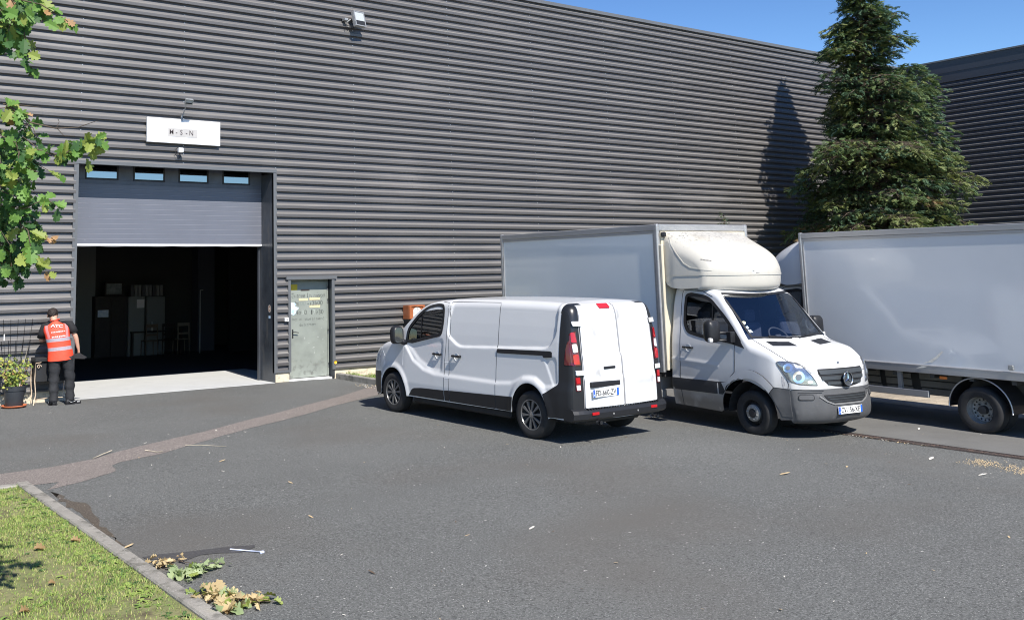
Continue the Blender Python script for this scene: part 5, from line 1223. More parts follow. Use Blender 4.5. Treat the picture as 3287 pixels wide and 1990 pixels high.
# the scar in the panel
def lp(*pts): return [Vector((p[0], -1.1115, p[1])) for p in pts]
SCAR = mat('bare_scar', (.85, .80, .70), rough=.5, var=.15, vscale=30)
bm = B(); vs = [bm.verts.new((x, -1.0915, z)) for x, z in ((1.40, .985), (1.50, 1.02), (1.62, 1.10), (1.735, 1.20), (1.745, 1.175), (1.66, 1.085), (1.56, 1.01))]; bm.faces.new(vs)
vs = [bm.verts.new((x, -1.118, z)) for x, z in ((1.30, .90), (1.40, .945), (1.50, .945), (1.42, .915))]; bm.faces.new(vs); obj('scar', bm, SCAR, rt)
# underneath
bm = B(); box(bm, -.6, 4.8, -.50, -.40, .42, .75); box(bm, -.6, 4.8, .40, .50, .42, .75)
for k in range(9): box(bm, -.4+k*.62, -.33+k*.62, -1.03, 1.03, .76, .84)
obj('chassis', bm, mat('chassis_grey', (.06, .06, .06), .7), rt)
bm = B(); box(bm, -.45, 1.45, -1.09, -1.045, .45, .56, bev=.008); box(bm, .92, .99, -1.04, -1.0, .5, .83); box(bm, -.3, -.23, -1.04, -1.0, .5, .83); obj('side_guard', bm, ALU, rt)
WB = mat('weathered_slat', (.16, .155, .14), rough=.8, var=.2, vscale=4)
bm = B()
for k, (x0_, x1_) in enumerate(((-.4, .35), (.45, .90), (1.05, 1.75))):
    for j in range(3): box(bm, x0_, x1_, -.62-.02*j, -.60-.02*j, .44+.12*j, .54+.12*j, bev=.004)
obj('load_slats', bm, WB, rt)
bm = B(); L = []
for a in range(-4, 185, 8):
    L.append([Vector((2.22+.47*cos(radians(a)), y, .36+.46*sin(radians(a)))) for y in (-1.06, -.62)])
for i in range(len(L)-1): bm.faces.new([bm.verts.new(p) for p in (L[i][0], L[i+1][0], L[i+1][1], L[i][1])])
tube(bm, [l[0] for l in L], .011, 6, mi=1); obj('mudguard', bm, [PBLK, ALU], rt)
for sg in (-1, 1):
    lorrywheel(rt, 2.22, sg*.985-(.0 if sg < 0 else .0), sg, .345, True); lorrywheel(rt, 2.22, sg*.74, sg, .345, True)
cabR = thing('cab', None, None); cabR.parent = rt; cabR.matrix_local = Matrix.Translation((-3.22, 0, 0))
for o in [o for o in spr.children if o.name.split('.')[0] in ('cab_body', 'windscreen', 'front_bumper', 'side_window', 'window_seal', 'door_seam', 'seat', 'dashboard', 'wheel_well', 'headlight')]:
    c_ = o.copy(); C.objects.link(c_); c_.parent = cabR
bm = B(); box(bm, 2.55, 2.63, -.80, .80, .3, 2.2); obj('cab_wall', bm, DASH, cabR)
fairing(cabR, [(1.52, 2.19, .06), (1.43, 2.25, .08), (1.40, 2.38, .08), (1.42, 2.55, .12), (1.52, 2.72, .20), (1.80, 2.90, .24), (2.10, 3.00, .26), (2.48, 3.06, .26), (2.50, 3.07, .2)], 1.0, .35, [(2.50, 2.24), (2.3, 2.235), (1.75, 2.20)], FPB)
for sg in (-1, 1): lorrywheel(cabR, .95, sg*.835, sg, .335)
# ------------------------------------------------------------------ trees
BARK = mat('bark', (.10, .075, .055), rough=.9, var=.35, vscale=8, bump=.01, bscale=30, stretch=(1, 1, .3))
def leafmat(name, c, c2=None):
    m = mat(name, c, rough=.55, spec=.35, col2=c2 or tuple(v*1.35 for v in c), vscale=2.5); n = m.node_tree.nodes; l = m.node_tree.links
    tr = n.new('ShaderNodeBsdfTranslucent'); tr.inputs[0].default_value = (c[0]*1.6, c[1]*1.5, c[2], 1); mx = n.new('ShaderNodeMixShader'); mx.inputs[0].default_value = .25
    l.new(n['Principled BSDF'].outputs[0], mx.inputs[1]); l.new(tr.outputs[0], mx.inputs[2]); l.new(mx.outputs[0], n['Material Output'].inputs[0]); return m
CAMR = Vector((cos(YAW), -sin(YAW), 0)); CAMF = Vector((sin(YAW), cos(YAW), 0))
def conifer(name, label, x, y, h, zs, Ls, Rs, seed, nb, lead2=None, frond=.12, zmin=.4):
    r = random.Random(seed); z0 = gz(x, y)+.08; t = thing(name, label, 'tree', (x, y, z0)); base = Vector((x, y, z0))
    bt = B(); tube(bt, [(0, 0, 0), (.03, 0, h*.3), (0, .03, h*.7), (0, 0, h*.98)], [h*.018, h*.014, h*.008, .01], 9)
    obj('trunk', bt, BARK, t); bt = B()
    if lead2: tube(bt, [(.05, 0, h*.12), Vector(lead2)*.6+Vector((0, 0, h*.1)), Vector(lead2)], [.11, .09, .02], 8)
    V = []; F = []; MI = []
    def leafblade(p, d, L, wv, mi, nrm):
        s = d.cross(nrm)
        if s.length < 1e-4: return
        s = s.normalized()*wv; k = len(V); q = p+d*L
        V.extend([tuple(p-s*.5), tuple(p+s*.5), tuple(p+d*L*.6+s), tuple(q), tuple(p+d*L*.6-s)]); F.append((k, k+1, k+2, k+3, k+4)); MI.append(mi)
    def spray(p, d, size, mi):
        nrm = Vector((r.uniform(-.6, .6), r.uniform(-.6, .6), 1)).normalized(); s = d.cross(nrm).normalized()
        n = 5
        for k in range(n):
            u = k/(n-1); pp = p+d*size*u*.7+Vector((0, 0, -size*.25*u*u))
            for sg in (-1, 1):
                dd = (d*.75+s*sg*r.uniform(.5, 1.1)+Vector((0, 0, r.uniform(-.55, .05)))).normalized(); leafblade(pp, dd, size*r.uniform(.32, .55)*(1-.35*u), size*.085, mi, nrm)
        leafblade(p+d*size*.5, (d+Vector((0, 0, -.3))).normalized(), size*.6, size*.08, mi, nrm)
    for b in range(nb):
        u = (b+r.random())/nb; z = lerp(zmin, h*.985, 1-(1-u)**.85) if False else lerp(zmin, h*.985, u)
        a = r.uniform(0, 2*pi); dl = interp(z, zs, Ls); dr = interp(z, zs, Rs); c_ = cos(a)
        R0 = (lerp(dl, dr, (1+c_)/2))*(.90+.75*mn.noise(Vector((cos(a)*1.6, sin(a)*1.6+seed, z*1.0))))*r.uniform(.72, 1.06)
        if r.random() < .15: R0 *= .55
        d = CAMR*c_+CAMF*sin(a); up = r.uniform(.0, .35)
        o = Vector((0, 0, z-R0*.18)); pts = [o+d*R0*q+Vector((0, 0, R0*(up*q-.30*q*q*q))) for q in (0, .3, .6, .85, 1)]
        tube(bt, pts, [.022+.012*R0, .018+.006*R0, .014, .009, .004], 4, cap=False)
        mi = r.choices([0, 1, 2, 3], [4, 4, 2.0, .12])[0]; nn = max(4, int(R0*11))
        for k in range(nn):
            q = lerp(.30 if R0 > .8 else .05, 1.02, (k+r.random())/nn); i = min(3, int(q/.28)); p = o+d*R0*q+Vector((0, 0, R0*(up*q-.30*q*q*q)))
            wdt = .42*R0*(1.1-q)+.16
            for j in range(r.randint(3, 5)):
                sg = r.choice((-1, 1)); sd_ = Vector((-d.y, d.x, 0))*sg; off = r.uniform(0, wdt); pp = p+sd_*off+Vector((r.uniform(-.05, .05), r.uniform(-.05, .05), r.uniform(-.16, .12)-off*.25))
                dd = (d*r.uniform(.3, 1)+sd_*r.uniform(.2, 1)+Vector((0, 0, r.uniform(-.6, .35)))).normalized()
                spray(pp, dd, frond*r.uniform(1.1, 2.3), mi if r.random() < .7 else r.choice([0, 1, 2]))
                if off > .25: tube(bt, [p, pp], .006, 3, cap=False)
    obj('branches', bt, BARK, t); return t, V, F, MI, spray
CG = [leafmat('conifer_a', (.075, .12, .05), (.13, .18, .07)), leafmat('conifer_b', (.05, .10, .06), (.09, .15, .085)), leafmat('conifer_c', (.14, .175, .07), (.21, .24, .095)), leafmat('conifer_dry', (.17, .12, .07), (.24, .18, .10))]
zs_ = [0, 2.4, 4.0, 4.75, 5.7, 6.4, 7.2, 7.85, 8.8, 9.2, 9.7, 10.7, 11.4, 12.1]
t, V, F, MI, sp = conifer('conifer', 'tall dark conifer growing in the corner between both walls, behind the trucks', 30.95, -3.3, 12.1, zs_,
    [2.6, 3.1, 2.9, 2.7, 2.25, 2.35, 1.45, 1.65, 1.15, 1.05, 1.4, .85, .5, .1], [2.4, 2.5, 2.35, 2.4, 2.3, 2.0, 1.95, 1.7, 1.0, .95, 1.3, .80, .45, .1], 11, 470, lead2=tuple(CAMR*1.45+Vector((0, 0, 8.3))))
# the second leader: a rounder top on the right
r = random.Random(5)
for k in range(1050):
    a = r.uniform(0, 2*pi); zz = lerp(5.2, 8.75, r.random()**.8); rr = interp(zz, [5.2, 6.2, 7.2, 8.0, 8.5, 8.8], [1.2, 1.05, .95, .78, .5, .15])*.88*(r.uniform(.45, 1.05))*(1+.75*mn.noise(Vector((cos(a)*2, sin(a)*2, zz*1.5))))
    p = CAMR*1.42+Vector((rr*cos(a), rr*sin(a), zz))
    sp(p, Vector((cos(a), sin(a), r.uniform(-.8, .35))).normalized(), r.uniform(.14, .27), r.choice([0, 1, 0, 2, 1]))
for k in range(700):
    a = r.uniform(0, 2*pi); zz = r.uniform(8.6, 11.6); rr = interp(zz, [8.6, 9.7, 10.4, 11.6], [.8, 1.0, .75, .25])*r.uniform(.3, 1.05)*(1+.5*mn.noise(Vector((cos(a)*2+7, sin(a)*2, zz*1.8))))
    sp(Vector((rr*cos(a), rr*sin(a), zz)), Vector((cos(a), sin(a), r.uniform(-.7, .5))).normalized(), r.uniform(.14, .27), r.choice([0, 1, 0, 2, 1]))
o = meshobj('crown', V, F, CG, t, mi=MI)
t, V, F, MI, sp = conifer('conifer_sapling', 'tip of a young conifer showing above the front box truck', 22.85, -3.7, 3.85, [0, 1.5, 3, 3.6, 3.9], [.6, .4, .14, .05, .02], [.6, .4, .14, .05, .02], 3, 80, frond=.035, zmin=.2)
meshobj('crown', V, F, CG, t, mi=MI)

# ---- the oak whose leaves hang into the left of the picture
OG = [leafmat('oak_green', (.085, .19, .035), (.15, .28, .06)), leafmat('oak_dark', (.035, .095, .03), (.065, .14, .045)), leafmat('oak_yellow', (.19, .26, .055), (.28, .33, .08)), leafmat('oak_brown', (.33, .18, .08), (.42, .27, .14))]
LOBES = [(0, 0), (.05, .06), (.16, .11), (.13, .22), (.30, .27), (.33, .38), (.20, .44), (.40, .54), (.42, .66), (.24, .68), (.32, .82), (.22, .92), (.10, .90), (0, 1.0)]
def oakleaf(V, F, MI, p, d, nrm, L, mi, curl=.25, r=rnd):
    d = d.normalized(); s = d.cross(nrm)
    if s.length < 1e-3: s = Vector((1, 0, 0))
    s.normalize(); n = s.cross(d).normalized(); k = len(V); wv = r.uniform(.75, 1.05)
    mid = [0, .22, .44, .66, .82, 1.0]; side = LOBES
    def P(a, b):  # a across, b along
        return p+d*L*(b+.12)+s*L*a*wv+n*L*(abs(a)*curl-curl*.9*b*b*.6)
    V.append(tuple(p))
    for b in mid: V.append(tuple(P(0, b)))
    groups = [[0, 1, 2, 3], [3, 4, 5, 6], [6, 7, 8, 9], [9, 10, 11], [11, 12, 13]]
    for sg in (-1, 1):
        k2 = len(V)
        for a, b in side: V.append(tuple(P(a*sg*(1+.15*sin(7*b+k)), b)))
        for gi, g in enumerate(groups):
            f = [k+1+gi]+[k2+q for q in g if not (gi == 0 and q == 0) and not (gi == 4 and q == 13)]+[k+2+gi]
            if sg < 0: f.reverse()
            F.append(tuple(f)); MI.append(mi)
    F.append((k, k+1, k2)); MI.append(mi)
oak = thing('oak_tree', 'oak tree at left, its lobed green and yellowing leaves hanging into view', 'tree', (-.3, -13.4, gz(0, -13)))
OB = B(); base = Vector((-.3, -13.4, gz(0, -13))); OV = []; OF = []; OM = []
def px(x, y, D): return CAM+ray(x, y)*D-base
tube(OB, [(0, 0, 0), (.05, .0, 1.2), (.1, -.05, 2.6), (.05, 0, 4.2), (0, .1, 6.2)], [.19, .16, .13, .10, .05], 12)
def opix(p):
    q = p+base-CAM; dd = q.dot(_f); return (PCX+FPX*q.dot(CR)/dd, PCY-FPX*q.dot(CU)/dd) if dd > .2 else (-9999, 0)
r = random.Random(21)
def twigleaves(pts, n, size, mats, spread=.5, rad=.005, start=.2):
    pts = [Vector(p) for p in pts]; tube(OB, pts, [rad*(1-.6*i/(len(pts)-1)) for i in range(len(pts))], 5, cap=False)
    for i in range(n):
        u = lerp(start, 1, (i+.5)/n)*(len(pts)-1); k = min(int(u), len(pts)-2); p = pts[k].lerp(pts[k+1], u-k); t_ = (pts[k+1]-pts[k]).normalized()
        d = (t_*r.uniform(.1, .8)+Vector((r.uniform(-1, 1), r.uniform(-1, 1), r.uniform(-1.2, .5)))*spread*1.5).normalized()
        nn = (Vector((r.uniform(-.6, .6), -1+r.uniform(-.5, .5), r.uniform(-.2, 1.1)))).normalized()
        oakleaf(OV, OF, OM, p, d, nn, size*r.uniform(.7, 1.15), r.choices([0, 1, 2, 3], mats)[0], r.uniform(.1, .45), r)
# limbs reaching from the trunk
limb = lambda *P, r0=.045, r1=.012: tube(OB, [Vector(p) for p in P], [lerp(r0, r1, i/(len(P)-1)) for i in range(len(P))], 7, cap=False)
hubs = {'a': px(-160, -120, 6.2), 'b': px(-140, 360, 6.0), 'c': px(-120, 640, 6.0), 'd': px(-60, 460, 6.3)}
limb((.1, -.05, 3.3), (.9, -.2, 4.3), hubs['a']); limb((.1, -.05, 2.6), (1.0, -.3, 3.4), hubs['b']); limb((.08, -.04, 2.2), (1.1, -.3, 2.6), hubs['c']); limb((.9, -.25, 3.3), hubs['d'], r0=.03)
# upper spray
twigleaves([hubs['a'], px(-20, -60, 6.1), px(60, 0, 6.0), px(78, 75, 6.0), px(80, 150, 5.95), px(90, 225, 5.95)], 30, .105, [5, 3, 1, .1], .5)
twigleaves([px(60, 0, 6.0), px(130, 15, 5.9), px(185, 48, 5.9), px(218, 70, 5.9)], 12, .08, [3, 1, 2.5, .6], .5)
for k in range(30): a = px(r.uniform(-120, 70), r.uniform(-90, 40), r.uniform(5.9, 6.4)); twigleaves([a, a+Vector((r.uniform(-.1, .2), r.uniform(-.1, .1), -.1)), a+Vector((r.uniform(-.1, .25), 0, -.25))], 6, .11, [5, 4, 1, .2], .6, .004)
# middle spray, bare twigs and the leafy finger
twigleaves([hubs['b'], px(-20, 350, 5.9), px(40, 345, 5.9), px(70, 365, 5.9)], 16, .09, [5, 1, 4, .3], .6)
tube(OB, [px(20, 340, 5.9), px(70, 368, 5.9), px(100, 395, 5.9), px(180, 413, 5.9), px(250, 410, 5.9), px(316, 387, 5.9)], [.007, .006, .005, .004, .003, .0015], 5); tube(OB, [px(180, 413, 5.9), px(190, 392, 5.9), px(187, 384, 5.9)], .002, 4); tube(OB, [px(183, 413, 5.9), px(205, 436, 5.9), px(241, 438, 5.9)], .002, 4); tube(OB, [px(10, 335, 5.95), px(80, 340, 5.95), px(136, 346, 5.95)], [.004, .003, .0015], 4)
twigleaves([hubs['d'], px(30, 480, 6.0), px(120, 480, 5.9), px(190, 500, 5.9), px(235, 480, 5.9), px(280, 455, 5.9), px(322, 440, 5.9)], 36, .092, [5, 1.5, 3, .2], .55)
tube(OB, [px(190, 500, 5.9), px(235, 480, 5.9), px(280, 455, 5.9), px(322, 440, 5.9)], [.004, .0035, .003, .002], 5)
for p in ((250, 470), (285, 490), (268, 530), (205, 470), (190, 480), (310, 470)):
    oakleaf(OV, OF, OM, px(p[0]+8, p[1]-28, 5.9), Vector((r.uniform(-.2, .3), 0, -1)), Vector((r.uniform(-.4, .4), -1, .5)), .095, r.choice([2, 0, 2]), .3, r)
for k in range(50): a = px(r.uniform(-110, 75), r.uniform(370, 570), r.uniform(5.8, 6.5)); twigleaves([a, a+Vector((r.uniform(-.05, .12), r.uniform(-.1, .1), -.05)), a+Vector((r.uniform(0, .25), 0, -.14))], 6, .085, [6, 4, 1.6, .1], .6, .004)
# lower spray
twigleaves([hubs['c'], px(10, 660, 6.0), px(80, 670, 5.9), px(120, 650, 5.9), px(150, 640, 5.9), px(190, 665, 5.9)], 18, .09, [6, 3, 1.5, .2], .55)
twigleaves([px(30, 690, 6.0), px(90, 740, 5.9), px(100, 800, 5.9), px(108, 850, 5.9)], 16, .11, [4, 1, 3, .2], .5); twigleaves([px(110, 860, 5.9), px(140, 865, 5.9), px(166, 872, 5.9)], 3, .07, [0, 0, 2, 3], .4, .002); twigleaves([px(110, 760, 5.95), px(150, 762, 5.9), px(180, 755, 5.9)], 4, .055, [0, 1, 1, 3], .5, .002)
for k in range(52): a = px(r.uniform(-120, 55), r.uniform(600, 840), r.uniform(5.9, 6.5)); twigleaves([a, a+Vector((r.uniform(0, .12), r.uniform(-.1, .1), -.05)), a+Vector((r.uniform(0, .2), 0, -.16))], 6, .09, [2, 8, .5, .03], .6, .004)
# rest of the crown, outside the picture
for k in range(330):
    a = Vector((r.gauss(.1, 1.15), r.gauss(0, 1.1), r.gauss(4.6, 1.15)))
    if opix(a)[0] > -130 or a.z < 2.2: continue
    twigleaves([a, a+Vector((r.uniform(-.2, .1), r.uniform(-.2, .2), -.1)), a+Vector((r.uniform(-.3, .1), r.uniform(-.2, .2), -.2))], 5, .12, [5, 4, 1, .3], .7, .004)
for k in range(14):
    a = r.uniform(0, 2*pi); e = Vector((1.2*cos(a)-.5, 1.2*sin(a), r.uniform(3.6, 5.8)))
    if opix(e)[0] < -200: limb((.08, 0, e.z-1.2), e*.5+Vector((0, 0, (e.z-.6)*.5)), e, r0=.05)
obj('trunk', OB, BARK, oak); meshobj('crown', OV, OF, OG, oak, mi=OM)

# ------------------------------------------------------------------ what lies on the ground
STRAW = leafmat('withered_leaf', (.42, .30, .15), (.62, .52, .30)); PALEG = leafmat('pale_leaf', (.24, .33, .16), (.42, .48, .26)); TWG = mat('twig', (.50, .44, .34), .8)
c7b = lambda x, y: (x*.429, 1350+y*.429)
def leafpile(name, label, cat, spots, seed, mats_, size, tw=()):
    r = random.Random(seed); p0 = gnd(*c7b(*spots[0][:2])); t = thing(name, label, cat, p0); V = []; F = []; MI = []
    for x, y, n, s in spots:
        for k in range(int(n*1.7)):
            p = gnd(*c7b(x+r.gauss(0, 28), y+r.gauss(0, 12)))-p0; p.z += r.uniform(.012, .06); a = r.uniform(0, 2*pi)
            oakleaf(V, F, MI, p, Vector((cos(a), sin(a), r.uniform(-.2, .22))), Vector((r.uniform(-.7, .7), r.uniform(-.7, .7), 1)).normalized(), size*s*r.uniform(.45, .95), r.choices([0, 1, 2], mats_)[0], r.uniform(-.6, 1.5), r)
    for v in range(len(V)):
        q = Vector(V[v]); zz = gz(q.x+p0.x, q.y+p0.y)-p0.z+.005
        if q.z < zz: V[v] = (q.x, q.y, zz)
    meshobj('leaves', V, F, [STRAW, PALEG, OG[2]], t, mi=MI); bm = B()
    for P in tw: tube(bm, [gnd(*c7b(*q))-p0+Vector((0, 0, .02)) for q in P], [.004, .003, .002][:len(P)] if len(P) <= 3 else .003, 5)
    if tw: obj('stem', bm, BARK, t)
    else: bm.free()
leafpile('withered_leaves', 'small heap of tan crumpled leaves against the kerb', 'leaves', [(1190, 1090, 9, 1), (1240, 1105, 8, 1), (1335, 1060, 7, .7)], 1, [9, 0, 0], .085, [((1330, 1060), (1400, 1078), (1440, 1080))])
leafpile('green_leaf_sprig', 'broken sprig of pale green lobed leaves on the asphalt by the kerb', 'leaves', [(1310, 1165, 7, 1.2), (1400, 1180, 8, 1.1), (1440, 1150, 8, 1), (1520, 1150, 8, 1.0), (1600, 1110, 5, .8), (1660, 1090, 3, .6)], 2, [.5, 8, 1], .12, [((1300, 1160), (1450, 1120), (1690, 1080))])
leafpile('dry_leaf_branch', 'fallen branch end with large tan and yellow green dry leaves, nearest the camera', 'leaves', [(1500, 1310, 9, 1), (1600, 1340, 9, 1.1), (1700, 1340, 9, 1.2), (1730, 1420, 6, 1.3), (1820, 1370, 9, 1), (1900, 1370, 10, .9), (1960, 1360, 6, .8)], 3, [7, 2, 3], .125, [((1500, 1320), (1900, 1365), (2100, 1378))])
p = gnd(*c7b(1722, 970)); q = gnd(*c7b(1960, 990)); bm = B(); tube(bm, [Vector((0, 0, .012)), q-p+Vector((0, 0, .012))], .006, 6); box(bm, -.02, .02, -.012, .012, 0, .02, bev=.004, M=Matrix.Translation(q-p)); o = obj('plastic_stick', bm, mat('white_plastic', (.62, .68, .85), .4)); o.location = p; tag(o, 'thin bluish white plastic stick lying on the asphalt', 'stick')
def twig(lab, P, rr):
    bm = B(); p0 = gnd(*c7b(*P[0])); tube(bm, [gnd(*c7b(*a))-p0+Vector((0, 0, .01+rnd.uniform(0, .015))) for a in P], rr, 5); o = obj('twig', bm, TWG); o.location = p0; tag(o, lab, 'twig')
twig('knobbly pale twig lying on the upper edge of the reddish strip', [(698, 290), (730, 275), (770, 262), (800, 250), (835, 236)], .007)
twig('pale twig lying across the reddish strip, right of the other twig', [(1085, 228), (1130, 232), (1170, 240), (1215, 240)], .006)
twig('long thin pale stalk on the dark asphalt below the reddish strip', [(1385, 193), (1500, 190), (1600, 194), (1690, 200)], .0035)
# flakes, chips and straw nobody could count
r = random.Random(31); V = []; F = []; MI = []
def flake(p, a, L, wv, mi):
    d = Vector((cos(a), sin(a), 0)); s = Vector((-sin(a), cos(a), 0)); k = len(V); z = Vector((0, 0, .006+L*.08))
    for u, v in ((-.5, -.3), (.1, -.5), (.5, -.1), (.4, .4), (-.2, .5), (-.5, .1)): V.append(tuple(p+d*L*u+s*wv*v+z*(1+u)))
    F.append(tuple(range(k, k+6))); MI.append(mi)
for k in range(170):
    x = r.uniform(0, 3280); y = r.choice([r.uniform(1290, 1500), r.uniform(1400, 1990)])
    p = gnd(x, y)
    if p.x < 4.6 and p.y < -7.4 or p.y > -.4: continue
    L = r.choice([.012, .015, .02, .03, .045])*(1 if r.random() < .93 else 1.8); flake(p, r.uniform(0, 6.3), L, L*r.uniform(.25, .6), r.choices([0, 1, 2], [5, 3, 2])[0])
for x, y, s, mi in ((2520, 1523, .14, 1), (1280*1.334, 1272*1.334, .09, 0), (2240*1.334, 1105*1.334, .10, 0), (2363*1.334, 1143*1.334, .07, 0), (535*1.334, 1110*1.334, .10, 1), (310*1.334, 1316*1.334, .11, 1), (2950, 1378, .10, 0), (2990, 1474, .14, 0), (3155, 1526, .12, 0), (1500, 1720, .05, 1), (160, 1326, .05, 0), (640, 1300, .03, 0)):
    flake(gnd(x, y), r.uniform(-.4, .4), s, s*.35, mi)
for k in range(260):
    a, b = r.choice([(3135, 1484), (3250, 1503), (3287, 1515), (3180, 1490)]); p = gnd(a+r.gauss(0, 22), b+r.gauss(0, 5)); flake(p, r.gauss(.6, .5), r.uniform(.02, .06), .006, 1)
for k in range(90):
    p = gnd(r.uniform(1140, 1215), 1237+r.uniform(-4, 10)); flake(p, r.uniform(0, 6), r.uniform(.02, .05), .015, r.choice([0, 1]))
for k in range(120): p = gnd(2730+r.random()*560, 1366+r.random()*6) ; p = Vector((15.58+r.uniform(-.05, .05), p.y, 0)); p.z = gz(p.x, p.y); flake(p, r.uniform(0, 6), r.uniform(.015, .05), .012, r.choice([0, 1, 2]))
tag(meshobj('litter', V, F, [mat('chip_white', (.66, .63, .56), .7), mat('chip_tan', (.55, .42, .24), .7), mat('chip_brown', (.12, .08, .05), .8)], mi=MI), kind='stuff')
# loose leaves on the lawn
for i, (x, y, lab) in enumerate(((515, 920, 'tan curled leaf on the lawn nearest the kerb'), (235, 985, 'large flat tan leaf lying in the middle of the lawn'), (350, 1245, 'orange brown curled leaf low on the lawn'), (130, 1465, 'brown leaf at the bottom edge of the lawn'))):
    V = []; F = []; MI = []; p = gnd(*c7b(x, y)); oakleaf(V, F, MI, Vector((0, 0, .028)), Vector((1, .2*i-.3, .05)), Vector((.3-.2*i, -.5, 1)), (.10, .12, .07, .10)[i], 0, .9, r)
    o = meshobj('fallen_leaf', V, F, [leafmat('lawn_leaf', (.30, .19, .09), (.42, .30, .15)) if i == 0 else MATS['lawn_leaf']], mi=MI); o.location = p; tag(o, lab, 'leaf', 'fallen leaves on the lawn')
V = []; F = []; MI = []; p = gnd(2107, 1346)
for k in range(9): oakleaf(V, F, MI, Vector((r.uniform(-.1, .1), r.uniform(-.08, .08), r.uniform(.01, .05))), Vector((r.uniform(-1, 1), r.uniform(-1, 1), .3)), Vector((0, -.2, 1)), .09, 0, .7, r)
o = meshobj('crumpled_litter', V, F, [mat('crumpled_tan', (.34, .27, .2), .8)], mi=MI); o.location = p; tag(o, 'crumpled tan scrap on the ground between the van and the front truck', 'litter')
# ------------------------------------------------------------------ pot, trellis, iron table
POT = mat('pot_anthracite', (.030, .034, .040), rough=.55, var=.1, vscale=6); TERR = mat('terracotta', (.50, .145, .06), rough=.7); WIRE = mat('black_wire', (.012, .012, .014), rough=.5)
pz = gz(5.93, -.42)
pot = thing('potted_plant', 'leafy yellow green plant with wire trellis in a dark grey pot on a terracotta saucer', 'plant', (5.90, -.44, pz))
bm = B(); lathe(bm, [(0, .012), (.20, .012), (.225, .03), (.232, .045), (.222, .046), (.20, .028), (0, .022)], None, 32); obj('saucer', bm, TERR, pot, smooth=True)
bm = B(); lathe(bm, [(0, .03), (.150, .03), (.158, .05), (.190, .31), (.202, .312), (.214, .40), (.200, .402), (.190, .35), (0, .345)], None, 36); obj('pot', bm, POT, pot, ang=40)
bm = B(); lathe(bm, [(0, .352), (.188, .352)], None, 24); obj('soil', bm, mat('soil', (.03, .02, .015), .95), pot)
bm = B()
for row, (yo, ht) in enumerate(((-.03, 1.62), (.10, 1.22))):
    for k in range(5):
        u = k/4-.5; tube(bm, [(u*.24, yo*.6, .35), (u*.40, yo, .8), (u*.54+.02, yo, ht-pz)], .0045, 5)
    for zz in ((.62, 1.02, 1.50) if row == 0 else (.85, 1.10)): w2 = (.24+(zz-.35)*.22)*.5; tube(bm, [(-w2-.05, yo, zz), (w2+.06, yo, zz)], .004, 5)
obj('trellis', bm, WIRE, pot)
bm = B(); tube(bm, [(.06, -.10, .36), (.12, -.11, .75), (.20, -.10, 1.13)], [.008, .007, .005], 6); obj('cane', bm, TWG, pot)
bm = B(); box(bm, -.235, -.215, -.036, -.030, 1.24, 1.36); obj('plant_tag', bm, WHT, pot)
V = []; F = []; MI = []; r = random.Random(12); bm = B()
for k in range(26):
    a = r.uniform(0, 6.3); R0 = r.uniform(.04, .27); hh = r.uniform(.25, .62)*(1 if abs(cos(a)) > .3 else .8); p0 = Vector((.1*cos(a), .08*sin(a), .35)); p1 = Vector((R0*cos(a), R0*sin(a)*.8, .35+hh)); tube(bm, [p0, (p0+p1)/2+Vector((0, 0, .05)), p1], [.004, .003, .002], 4)
    for j in range(15):
        u = r.uniform(.0, 1.05); p = p0.lerp(p1, u)+Vector((r.gauss(0, .04), r.gauss(0, .04), r.gauss(0, .03))); d = Vector((cos(a)*.5+r.uniform(-1, 1), sin(a)*.5+r.uniform(-1, 1), r.uniform(-.7, .5))); oakleaf(V, F, MI, p, d, Vector((r.uniform(-.4, .4), -.8, r.uniform(.2, 1))).normalized(), r.uniform(.045, .075), r.choices([0, 1, 2], [5, 4, 1])[0], .3, r)
obj('stem', bm, GRN[0], pot); meshobj('foliage', V, F, [leafmat('vine_yellow', (.33, .37, .07), (.42, .43, .11)), leafmat('vine_green', (.14, .22, .05), (.2, .29, .07)), OG[3]], pot, mi=MI)
tb = thing('iron_side_table', 'narrow black topped table with cream scrolled iron legs behind the person', 'table', (6.60, -.25, gz(6.6, -.25))); CRI = mat('cream_iron', (.58, .46, .34), rough=.6, var=.2, vscale=20)
bm = B(); box(bm, -.33, .33, -.17, .16, .80, .88, bev=.01); obj('table_top', bm, BLK, tb)
bm = B(); box(bm, -.30, .30, -.12, .14, .42, .79, bev=.01); obj('drawer_box', bm, BLK, tb)
for sx_ in (-1, 1):
    for sy_ in (-1, 1):
        bm = B(); y = sy_*.15-.005; tube(bm, [(sx_*.335, y, 0), (sx_*.30, y, .2), (sx_*.325, y, .45), (sx_*.315, y, .78)], .011, 6)
        if sy_ < 0:
            tube(bm, [(sx_*.315, y, .78), (sx_*.22, y, .79), (sx_*.19, y, .83)], .008, 6); tube(bm, [Vector((sx_*(.255-.045*(1-k/16)*cos(k*.55)), y-.004, .715+.045*(1-k/16)*sin(k*.55))) for k in range(15)], .007, 6)
        obj('leg', bm, CRI, tb)
bm = B(); tube(bm, [(-.32, -.15, .10), (.0, -.155, .13), (.32, -.15, .10)], .007, 6); obj('stretcher', bm, CRI, tb)

